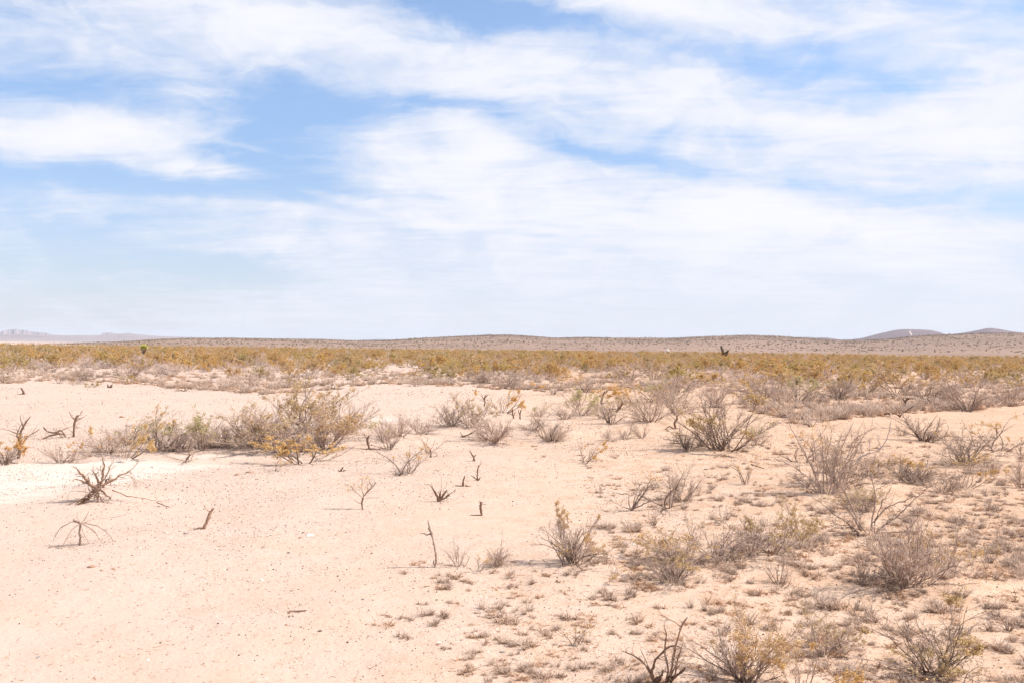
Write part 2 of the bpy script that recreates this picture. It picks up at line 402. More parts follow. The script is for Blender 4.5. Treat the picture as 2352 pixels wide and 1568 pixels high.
warm = t.mapr(t.math('ADD', t.math('MULTIPLY', px_, 0.10), t.math('MULTIPLY', t.math('SUBTRACT', mid, 0.5), 1.1)), -0.5, 0.7)
c = t.mix(warm, (0.478, 0.358, 0.292), (0.512, 0.355, 0.254))
c = t.mix(t.mapr(mid, 0.35, 0.75, 0, 0.35), c, (0.42, 0.30, 0.225))
c = t.mix(t.mapr(fine, 0.5, 0.8, 0, 0.3), c, (0.40, 0.285, 0.225))
pat = t.mapr(t.math('ADD', t.noise(pos, 1.7, 6, 0.72), t.math('MULTIPLY', t.math('MINIMUM', px_, 7.0), 0.012)), 0.50, 0.62)
c = t.mix(t.math('MULTIPLY', pat, t.mapr(px_, -4.0, 5.0, 0.12, 0.72)), c, (0.42, 0.265, 0.175))
# pale silt of the wash
wash = None
for (x, y, rx, ry, k) in [(0, 1116, 200, 48, 1.4), (270, 1074, 300, 17, .9), (520, 1050, 220, 10, .5), (890, 962, 90, 16, .6), (1060, 940, 100, 8, .4)]:
    q0, q1, q2 = at(x, y), at(x + rx, y), at(x, y - ry); q3 = at(x, y + ry)
    bb = t.blob(t.vmath('ADD', pos, t.vmath('MULTIPLY', t.vmath('SUBTRACT', t.noise(pos, 0.5, 4, 0.6, out=1), (0.5, 0.5, 0.5)), (2.4, 2.4, 0))), (q0[0]), (q2[1] + q3[1]) / 2, abs(q1[0] - q0[0]), abs(q2[1] - q3[1]) / 2, R(8) if y > 1000 else 0)
    # drop the height from the distance
    mp = bb.node.inputs[1].links[0].from_node
    wash = t.math('MULTIPLY_ADD', bb, k, wash if wash is not None else 0.0)
wash = t.mapr(t.math('ADD', wash, t.math('MULTIPLY', t.math('SUBTRACT', mid, 0.5), 0.9)), 0.32, 0.78)
c = t.mix(wash, c, t.mix(t.mapr(t.noise(t.mapping(pos, scale=(.6, 2.2, 1)), 2.0, 6, .7), .4, .65), (0.56, 0.475, 0.41), (0.48, 0.385, 0.32)))
# grit: small dark and pale grains
def grains(scale, thr, soft, seed):
    vo = t.node('ShaderNodeTexVoronoi'); t.set(vo.inputs['Vector'], t.mapping(pos, loc=(seed, seed * 2, 0))); vo.inputs['Scale'].default_value = scale
    rad = t.math('MULTIPLY', t.xyz(vo.outputs['Color'])[0], thr)
    return t.math('LESS_THAN', vo.outputs['Distance'], rad), t.xyz(vo.outputs['Color'])[1]
gm = t.mapr(t.noise(t.mapping(pos, scale=(0.6, 0.35, 1)), 0.55, 4, 0.65), 0.42, 0.62)
nw = t.math('SUBTRACT', 1.0, t.math('MULTIPLY', wash, 0.6))
for (scl, thr, sd_, amt) in ((34, 0.33, 1.3, 0.65), (17, 0.22, 5.1, 0.7), (8, 0.15, 2.2, 0.6)):
    g_, cc = grains(scl, thr, 0.02, sd_)
    gc = t.mix(t.math('GREATER_THAN', cc, 0.78), (0.21, 0.135, 0.10), (0.74, 0.66, 0.58))
    c = t.mix(t.math('MULTIPLY', t.math('MULTIPLY', g_, amt), t.math('MULTIPLY', t.math('MULTIPLY_ADD', gm, 0.8, 0.2), nw)), c, gc)
t.set(b.inputs['Base Color'], c)
bump = t.node('ShaderNodeBump'); bump.inputs['Strength'].default_value = 0.55; bump.inputs['Distance'].default_value = 0.075
hgt = t.math('ADD', t.math('MULTIPLY', t.noise(pos, 3.0, 6, 0.65), 0.9), t.math('MULTIPLY', t.noise(pos, 22, 4, 0.7), 0.25))
hgt = t.math('MULTIPLY', hgt, t.math('MULTIPLY_ADD', nw, 0.85, 0.15))
t.set(bump.inputs['Height'], hgt); t.l.new(bump.outputs[0], b.inputs['Normal'])
gme = ground_mesh(); gme.materials.append(m)
g = link('ground', gme); tag(g, 'pale pinkish desert sand strewn with grit and a whiter dry wash', 'ground', kind='structure')

# ------------------------------------------------------------------ hills
def hill_mat(name, a, b_, dot, sc_big, sc_dot, dots=0.5):
    m, t, b = principled(name, 1.0, 0.05)
    pos = t.node('ShaderNodeNewGeometry').outputs['Position']
    n1 = t.noise(pos, sc_big, 5, 0.6); n2 = t.noise(pos, sc_dot, 3, 0.7)
    hz_ = t.xyz(pos)[2]
    c = t.mix(t.math('ADD', t.math('MULTIPLY', t.mapr(n1, 0.35, 0.68), 0.55), t.math('MULTIPLY', t.mapr(hz_, 1.0, 16.0), 0.45), clamp=True), a, b_)
    vo = t.node('ShaderNodeTexVoronoi'); t.set(vo.inputs['Vector'], pos); vo.inputs['Scale'].default_value = sc_dot
    dm = t.math('MULTIPLY', t.math('LESS_THAN', vo.outputs['Distance'], t.math('MULTIPLY', t.xyz(vo.outputs['Color'])[0], 0.42)), dots)
    c = t.mix(dm, c, dot)
    c = t.mix(t.mapr(n2, 0.45, 0.8, 0, 0.35), c, dot)
    t.set(b.inputs['Base Color'], c); return m
def px_to_az_el(px, py):
    d_ = ray(px, py); return math.atan2(d_[0], d_[1]), d_[2] / math.hypot(d_[0], d_[1])
def hills(name, prof, Rf, Rc, Rb, mat, label, rough=1.0, gul=0.0, wid=300, rows=60, seed=0.0):
    """a real range: rises from its foot at Rf to the crest at Rc and falls to Rb; prof = skyline in 2400 px"""
    ae = [px_to_az_el(x * .98, y * .98) for x, y in prof]
    A = np.array([q[0] for q in ae]); E = np.array([q[1] for q in ae])
    az_ = np.linspace(A[0], A[-1], wid); e_ = np.interp(az_, A, E)
    kk = max(3, wid // 80); e_ = np.convolve(np.pad(e_, kk, 'edge'), np.ones(2 * kk + 1) / (2 * kk + 1), 'valid') if not gul else e_
    rr = np.concatenate([np.linspace(Rf, Rc, rows, endpoint=False), np.linspace(Rc, Rb, rows // 2)])
    AZ, RR = np.meshgrid(az_, rr); zc = H + Rc * e_[None]
    u = np.where(RR < Rc, (RR - Rf) / (Rc - Rf), (Rb - RR) / (Rb - Rc)).clip(0, 1)
    s = np.where(RR < Rc, np.sin(u * math.pi / 2) ** 1.25, u * u * (3 - 2 * u))
    X, Y = RR * np.sin(AZ), RR * np.cos(AZ)
    n_ = fbm(X / (Rc * 0.05) + seed, Y / (Rc * 0.05), 5)
    Z = zc * s + n_ * rough * np.sin(u * math.pi) * 0.6 - 0.6 + 0.0 * u
    if gul:
        n2 = np.abs(fbm(AZ * 260 + seed, RR / Rc * 2, 4)); Z = Z - gul * n2 * s * (RR <= Rc + 1)
    ids = np.arange(X.size).reshape(X.shape)
    F = np.stack([ids[:-1, :-1], ids[:-1, 1:], ids[1:, 1:], ids[1:, :-1]], -1).reshape(-1, 4)
    o = link(name, mesh_from(name, np.stack([X, Y, Z], -1).reshape(-1, 3), F[:, ::1], 4, mat, None, not gul))
    tag(o, label, 'hills', kind='structure')
    return o, (az_, e_, Rf, Rc)
mh_near = hill_mat('scrub_hill_soil', (0.295, 0.20, 0.152), (0.19, 0.132, 0.108), (0.17, 0.125, 0.09), 0.010, 0.22, 0.6)
mh_mid = hill_mat('far_hill_soil', (0.18, 0.13, 0.135), (0.135, 0.10, 0.11), (0.16, 0.12, 0.10), 0.006, 0.09, 0.6)
mh_far = hill_mat('mesa_rock', (0.33, 0.27, 0.26), (0.22, 0.18, 0.19), (0.15, 0.13, 0.14), 0.004, 0.02, 0.3)
# the low rolling range that closes the plain
near_prof = [(x_, y_ + 1.8) for x_, y_ in [(-520, 800), (-200, 800), (150, 802), (290, 798), (360, 793), (430, 790.5), (520, 789.5), (600, 791), (700, 792), (760, 793), (830, 796), (880, 797), (940, 794), (1000, 790), (1060, 787.5), (1110, 785.5),
             (1160, 783.5), (1200, 784), (1250, 786.5), (1290, 790.5), (1320, 791), (1350, 789), (1375, 788), (1410, 789.5), (1440, 791), (1470, 789.5), (1500, 790), (1540, 791), (1570, 792), (1600, 790), (1640, 788),
             (1700, 786), (1750, 785), (1800, 786), (1850, 788), (1880, 791), (1930, 794), (2000, 796), (2060, 795), (2100, 791), (2150, 786.5), (2200, 784), (2240, 783), (2280, 781), (2320, 780), (2360, 780), (2400, 781), (2600, 784), (2950, 790)]]
hn, HN = hills('rolling_hills', near_prof, 520, 1350, 2200, mh_near, 'low rolling tan hills dotted with dark scrub behind the plain', rough=2.2, wid=700, rows=110)
hills('dome_hill', [(1940, 799), (1985, 796), (2020, 792), (2060, 782), (2100, 773.5), (2120, 772), (2160, 772.5), (2185, 774.5), (2205, 779.5), (2225, 786), (2300, 795)], 2600, 3600, 4600, mh_mid,
      'flat-topped purple brown hill with a pale track, behind the near range', rough=6, wid=160)
hills('pointed_hill', [(2170, 792), (2225, 784), (2262, 779), (2292, 773.5), (2318, 768), (2348, 772), (2374, 777), (2410, 781), (2480, 790)], 2500, 3300, 4200, mh_mid,
      'dark rounded peak rising at the end of the range, beyond the dome shaped hill', rough=6, wid=120, seed=4)
hills('low_saddle_hill', [(820, 799), (850, 796), (880, 794.6), (930, 795.2), (960, 796), (1010, 800)], 4500, 5600, 6800, mh_mid, 'tiny bluish hill seen through the saddle of the near range', rough=6, wid=80, seed=7)
hills('low_twin_hill', [(1840, 794), (1865, 790.5), (1890, 789.2), (1915, 791), (1925, 790.2), (1945, 791.5), (1975, 797)], 3800, 4600, 5500, mh_mid, 'small twin topped hill peeping over the near range crest', rough=6, wid=80, seed=9)
hills('distant_slope', [(-600, 785), (-200, 784), (0, 783), (110, 784.5), (160, 786), (230, 786), (300, 783), (330, 784.5), (380, 788.5), (430, 790), (520, 793), (700, 800)], 3200, 7000, 9000, mh_far, 'long pale lavender slope below the distant mesas', rough=8, wid=260, seed=2)
hills('cliff_mesa', [(-300, 786), (-60, 783), (-20, 778), (0, 779), (8, 774), (20, 772), (34, 771), (50, 772), (60, 773.5), (72, 776), (84, 777), (100, 779.5), (108, 779), (116, 783), (135, 786)], 7600, 8200, 9600, mh_far,
      'broken rocky mesa with pale cliffs at the far end of the plain', rough=10, gul=48, wid=260, rows=36, seed=3)
hills('small_mesa', [(236, 787), (240, 780), (243, 779), (262, 778.5), (272, 781), (285, 782), (292, 780), (306, 779.6), (313, 782), (325, 787)], 7600, 8200, 9600, mh_far,
      'small flat rocky mesa standing apart from the longer one', rough=8, gul=30, wid=160, rows=36, seed=5)
# pale track on the dome hill
tk = []
for (x, y) in [(2137, 776.5), (2131, 779), (2133, 781), (2136, 784), (2136, 787), (2120, 786.5), (2108, 787)]:
    d_ = ray(x * .98, y * .98); tt = 2900 / math.hypot(d_[0], d_[1]); tk.append((d_, tt))
dg = bpy.context.evaluated_depsgraph_get()
dome = bpy.data.objects['dome_hill']
hit = []
for d_, _ in tk:
    ok, loc, nor, _i = dome.ray_cast(Vector((0, 0, H)), Vector(d_))
    if ok: hit.append(np.array(loc))
if len(hit) > 3:
    hit = np.array(hit); seg = np.stack([np.interp(np.linspace(0, len(hit) - 1, 40), np.arange(len(hit)), hit[:, i]) for i in range(3)], 1); seg[:, 2] += 1.0
    Lp = seg.copy(); Rp = seg.copy(); Lp[:, 0] -= 2; Rp[:, 0] += 2; Lp[:, 2] += 0.3; Rp[:, 2] += 0.3
    mt, tt_, bt = principled('track_dust', 1, 0); bt.inputs['Base Color'].default_value = (0.62, 0.5, 0.42, 1)
    nn_ = tt_.noise(tt_.node('ShaderNodeNewGeometry').outputs['Position'], 0.05, 3); tt_.set(bt.inputs['Base Color'], tt_.mix(nn_, (0.62, 0.5, 0.42), (0.5, 0.4, 0.34)))
    k = np.arange(39); F = np.stack([k, k + 1, k + 41, k + 40], 1)
    tag(link('hill_track', mesh_from('hill_track', np.concatenate([Lp, Rp]), F, 4, mt)), 'thin pale dirt track winding down the dome shaped hill', 'track', kind='structure')

def surf_near(az_, r_):
    """height of the near range"""
    A, E, Rf, Rc = HN; e_ = np.interp(az_, A, E); u = ((r_ - Rf) / (Rc - Rf)).clip(0, 1); s = np.sin(u * math.pi / 2) ** 1.25
    X, Y = r_ * np.sin(az_), r_ * np.cos(az_); n_ = fbm(X / (Rc * 0.05), Y / (Rc * 0.05), 5)
    return (H + Rc * e_) * s + n_ * 2.2 * np.sin(u * math.pi) * 0.6 - 0.6

# scrub on the hills: thousands of low clumps and thin yuccas
def hill_scrub():
    g_ = np.random.default_rng(5); n = 30000
    az_ = g_.uniform(R(-37), R(37), n); r_ = 600 + (1345 - 600) * g_.random(n) ** 0.62
    z = surf_near(az_, r_); X, Y = r_ * np.sin(az_), r_ * np.cos(az_)
    keep = 1.0 * vnoise(X / 45, Y / 70) + .6 * vnoise(X / 14, Y / 30) + g_.normal(0, .35, n) > -0.2; X, Y, z, r_ = X[keep], Y[keep], z[keep], r_[keep]; n = len(X)
    tall = g_.random(n) < 0.04
    wd = np.where(tall, g_.uniform(0.3, 0.6, n), g_.uniform(0.35, 1.15, n)); ht = np.where(tall, g_.uniform(1.0, 2.2, n), g_.uniform(0.35, 0.9, n))
    K = 7; V = []; T_ = []
    for k in range(K):
        a = g_.uniform(0, 6.28, n); tip = g_.uniform(0.5, 1.0, n)
        c = np.stack([X + g_.normal(0, .35, n) * wd, Y + g_.normal(0, .35, n) * wd, z - 0.1], 1)
        s_ = 0.5 * wd * g_.uniform(0.5, 1.1, n)
        dxv = np.stack([np.cos(a) * s_, np.sin(a) * s_, np.zeros(n)], 1)
        V.append(np.stack([c - dxv * .7, c + dxv * .7, c + dxv + np.array([0, 0, 1]) * (ht * tip)[:, None] * .8, c - dxv * .4 + np.array([0, 0, 1]) * (ht * tip)[:, None]], 1))
        T_.append(np.repeat(g_.random(n), 4))
    V = np.stack(V, 1).reshape(-1, 3); T_ = np.stack([x.reshape(n, 4) for x in T_], 1).reshape(-1)
    return mesh_from('hill_scrub', V, np.arange(len(V)).reshape(-1, 4), 4, None, T_)
m, t, b = principled('dark_hill_scrub', 0.9, 0.1)
at_ = t.node('ShaderNodeAttribute', attribute_name='tone')
t.set(b.inputs['Base Color'], t.mix(at_.outputs['Fac'], (0.17, 0.13, 0.085), (0.38, 0.28, 0.19)))
me = hill_scrub(); me.materials.append(m)
tag(link('hill_scrub', me), 'countless dark scrub plants dotting the rolling hills', 'scrub', kind='stuff')

# ------------------------------------------------------------------ dead wood shaped limb by limb
def deadwood(name, px, py, limbs, label, cat, mat='bark_dark', twigs=(), k=9, wob=0.5, sides=6, leaves=None, root_mat=None, seed=1, stuck=0.03, thick=0.85):
    """limbs: (points [(right, up, away) in photo px], r0, r1, tone); twigs: (limb indexes, per limb, length px, spread, levels)"""
    g_ = np.random.default_rng(seed); p = at(px, py); s = mpp(p); a = math.atan2(p[0], p[1])
    rx = np.array([math.cos(a), -math.sin(a), 0]); fy = np.array([math.sin(a), math.cos(a), 0]); uz = np.array([0, 0, 1.0])
    big_, thin = [], []; PL = []
    for (pts, r0, r1, tone) in limbs:
        q = np.array([(list(v) + [0])[:3] for v in pts], float)
        # chord-length resample
        L = np.r_[0, np.cumsum(np.linalg.norm(np.diff(q, axis=0), axis=1))]; kk = max(k, 3 * len(q)); tt = np.linspace(0, L[-1], kk)
        q2 = np.stack([np.interp(tt, L, q[:, i]) for i in range(3)], 1)
        q2[1:-1] = 0.25 * q2[:-2] + 0.5 * q2[1:-1] + 0.25 * q2[2:]
        q2[1:-1] += g_.normal(0, wob, (kk - 2, 3)) * (1, 1, 1.0)
        W = (q2[:, :1] * rx + q2[:, 1:2] * uz + q2[:, 2:3] * fy) * s; W[:, 2] += stuck
        rad = (np.linspace(r0, r1, kk) * (1 + g_.normal(0, 0.17, kk)) * np.where(np.arange(kk) == kk - 1, .45, 1)) * s * thick
        PL.append((W[None], rad[None], tone))
    big_ = PL
    leafpts = []
    for (idx, per, lpx, spread, lev) in twigs:
        for i in idx:
            W, rad, tone = PL[i]
            A = sprout(W, rad, per, 0.25, 1.0, 1.0, spread, 6, 0.45, 0.28, 0.03, g_, rmin=0.35 * s, pl=lpx * s)
            A[1][:] = np.minimum(A[1], 1.1 * s)
            thin.append((A[0], A[1], g_.uniform(.3, .9, len(A[0]))))
            last = A
            for _ in range(lev):
                last = sprout(*last, 3, 0.2, 1.0, 0.5, 0.55, 4, 0.7, 0.3, 0.02, g_, rmin=0.22 * s)
                thin.append((last[0], last[1], g_.uniform(.4, 1, len(last[0]))))
            leafpts.append(last[0][:, -1])
    tb = tubes(big_, sides); nf = len(tb[1]); nv = len(tb[0])
    V0, F0, T0 = tb
    if thin:
        th = tubes(thin, 3); V0 = np.concatenate([V0, th[0]]); F0 = np.concatenate([F0, th[1] + nv]); T0 = np.concatenate([T0, th[2]])
    me = mesh_from(name, V0, F0, 4, M[mat], T0, True); me.materials.append(M[root_mat or 'bark'])
    me.polygons.foreach_set('material_index', (np.arange(len(F0)) >= nf).astype(np.int32))
    root = link(name, me); root.location = (p[0], p[1], p[2] - stuck); tag(root, label, cat)
    if leaves and leafpts:
        lm, n_, box = leaves; lp = np.concatenate(leafpts)
        u = (lp @ rx) / s; v = lp[:, 2] / s
        kx = (u > box[0]) & (u < box[1]) & (v > box[2]) & (v < box[3]); lp = lp[kx]
        if len(lp):
            q = leaf_quads(np.repeat(lp, n_, 0), 0.018, g_, 0.02, 2); link('foliage', mesh_from('foliage', q[0], q[1], 4, M[lm], q[2]), root)
    return root

DW = deadwood
DW('curved_snag', 466, 1214, [([(0, 0), (6, 10), (11, 24), (15, 36), (23, 45)], 4.6, 3.6, .55), ([(14, 38), (6, 44), (0, 52)], 1.6, .6, .7), ([(0, 1), (-8, 2, -2), (-14, 0, -3)], 3.6, 2.5, .1), ([(-10, 1, -3), (-26, 0, -8), (-42, -1, -14)], 1.4, .6, .3)],
   'curved reddish brown dead stub leaning right on open sand, with a short side twig', 'dead branch', wob=.35, seed=3)
DW('upright_dead_stick', 999, 1302, [([(0, 0), (3, 12), (2, 30), (-3, 55), (-9, 78), (-16, 100), (-17, 109)], 3.2, 2.2, .5), ([(-9, 78), (-17, 74), (-26, 77), (-36, 78)], 2.2, .8, .3), ([(-8, 76), (-13, 86), (-16, 92)], 3.6, 3.0, .35), ([(0, 4), (-4, 10), (-3, 18)], 2.4, 1.4, .7)],
   'tall thin weathered stick standing alone on the bare sand, with one short prong', 'dead branch', mat='bark', wob=.4, seed=4)
DW('spider_dead_shrub', 183, 1252, [([(0, 0), (1, 16), (-1, 32), (2, 46)], 2.8, 2.6, .3), ([(2, 46), (-12, 40, -6), (-24, 22, -14), (-34, 4, -22)], 1.6, .8, .5), ([(2, 46), (-14, 52, 4), (-40, 36, 18), (-52, 10, 24)], 1.2, .6, .5),
    ([(2, 46), (16, 40, -8), (34, 24, -16), (46, 2, -26)], 1.5, .8, .5), ([(2, 46), (24, 44, 2), (48, 30, 6), (66, 6, 8), (76, -2, 6)], 1.6, .7, .5), ([(2, 46), (10, 58), (18, 72)], 1.8, .8, .6), ([(2, 46), (-6, 60), (-4, 74)], 1.2, .5, .6),
    ([(2, 46), (30, 54, 10), (60, 52, 20), (92, 56, 26)], 1.0, .5, .6), ([(-60, 1, -2), (-20, 2, 0), (20, 3, 2)], 1.2, .8, .2), ([(2, 46), (-14, 56), (-10, 52)], 3, 2, .2), ([(2, 46), (6, 30, -20), (20, 8, -34)], 1.1, .5, .5)],
   'spindly dead shrub like a spider, its thin branches arching down to the sand', 'dead shrub', mat='bark', twigs=[((1, 2, 3, 4, 7), 5, 22, .6, 0)], wob=.5, seed=5)
DW('uprooted_dead_shrub', 222, 1140, [([(-40, -4, -6), (-18, 12, -4), (0, 26), (6, 40)], 5.5, 7.0, .12), ([(-48, -10, -14), (-20, 6, -8), (0, 26)], 3.6, 5, .15), ([(-32, 2, -10), (-10, 14, -6), (8, 30)], 4, 5, .08), ([(0, 28), (-14, 42), (-30, 60), (-38, 70)], 5.4, 2.6, .45), ([(2, 30), (-22, 44), (-44, 52)], 3.2, 1.4, .5),
    ([(8, 34), (10, 52), (14, 74), (8, 100)], 3.8, .8, .3), ([(8, 40), (20, 58), (30, 86)], 3, .6, .4), ([(4, 38), (0, 52), (-6, 66)], 4, 1.2, .3), ([(8, 36), (28, 44), (46, 56), (62, 60), (84, 84)], 4.4, .6, .6), ([(40, 50), (62, 56), (76, 44), (80, 24)], 1.3, .4, .6), ([(12, 30), (20, 46), (26, 54)], 4, 1.6, .2),
    ([(0, 20), (10, 4), (18, -6, -8)], 3.2, 1.2, .2), ([(6, 26), (22, 14), (30, 4, -10)], 3.2, 1, .3), ([(-6, 24), (2, 8), (4, -6, -8)], 3.4, 1, .15), ([(30, 24, 6), (62, 10), (110, 0, -4), (150, -6, -8)], 1.5, .5, .3), ([(-20, 10, -8), (-46, -14, -30), (-80, -30, -50)], 1.2, .5, .3),
    ([(-10, 20), (-50, 28), (-58, 12), (-48, 0, -10)], .9, .4, .5), ([(28, 44), (70, 50), (96, 36), (106, 20)], .9, .4, .6), ([(-12, 16), (-34, 4, -8), (-60, 0, -14)], 2.6, 1, .2)],
   'uprooted dead shrub with a dark tangled root crown at the edge of the white wash', 'dead shrub', twigs=[((0, 1, 2, 10, 12), 16, 24, 1.0, 0), ((3, 4, 5, 6, 7, 8, 9), 9, 26, .6, 1)], wob=1.0, seed=6, root_mat='bark', thick=.7)
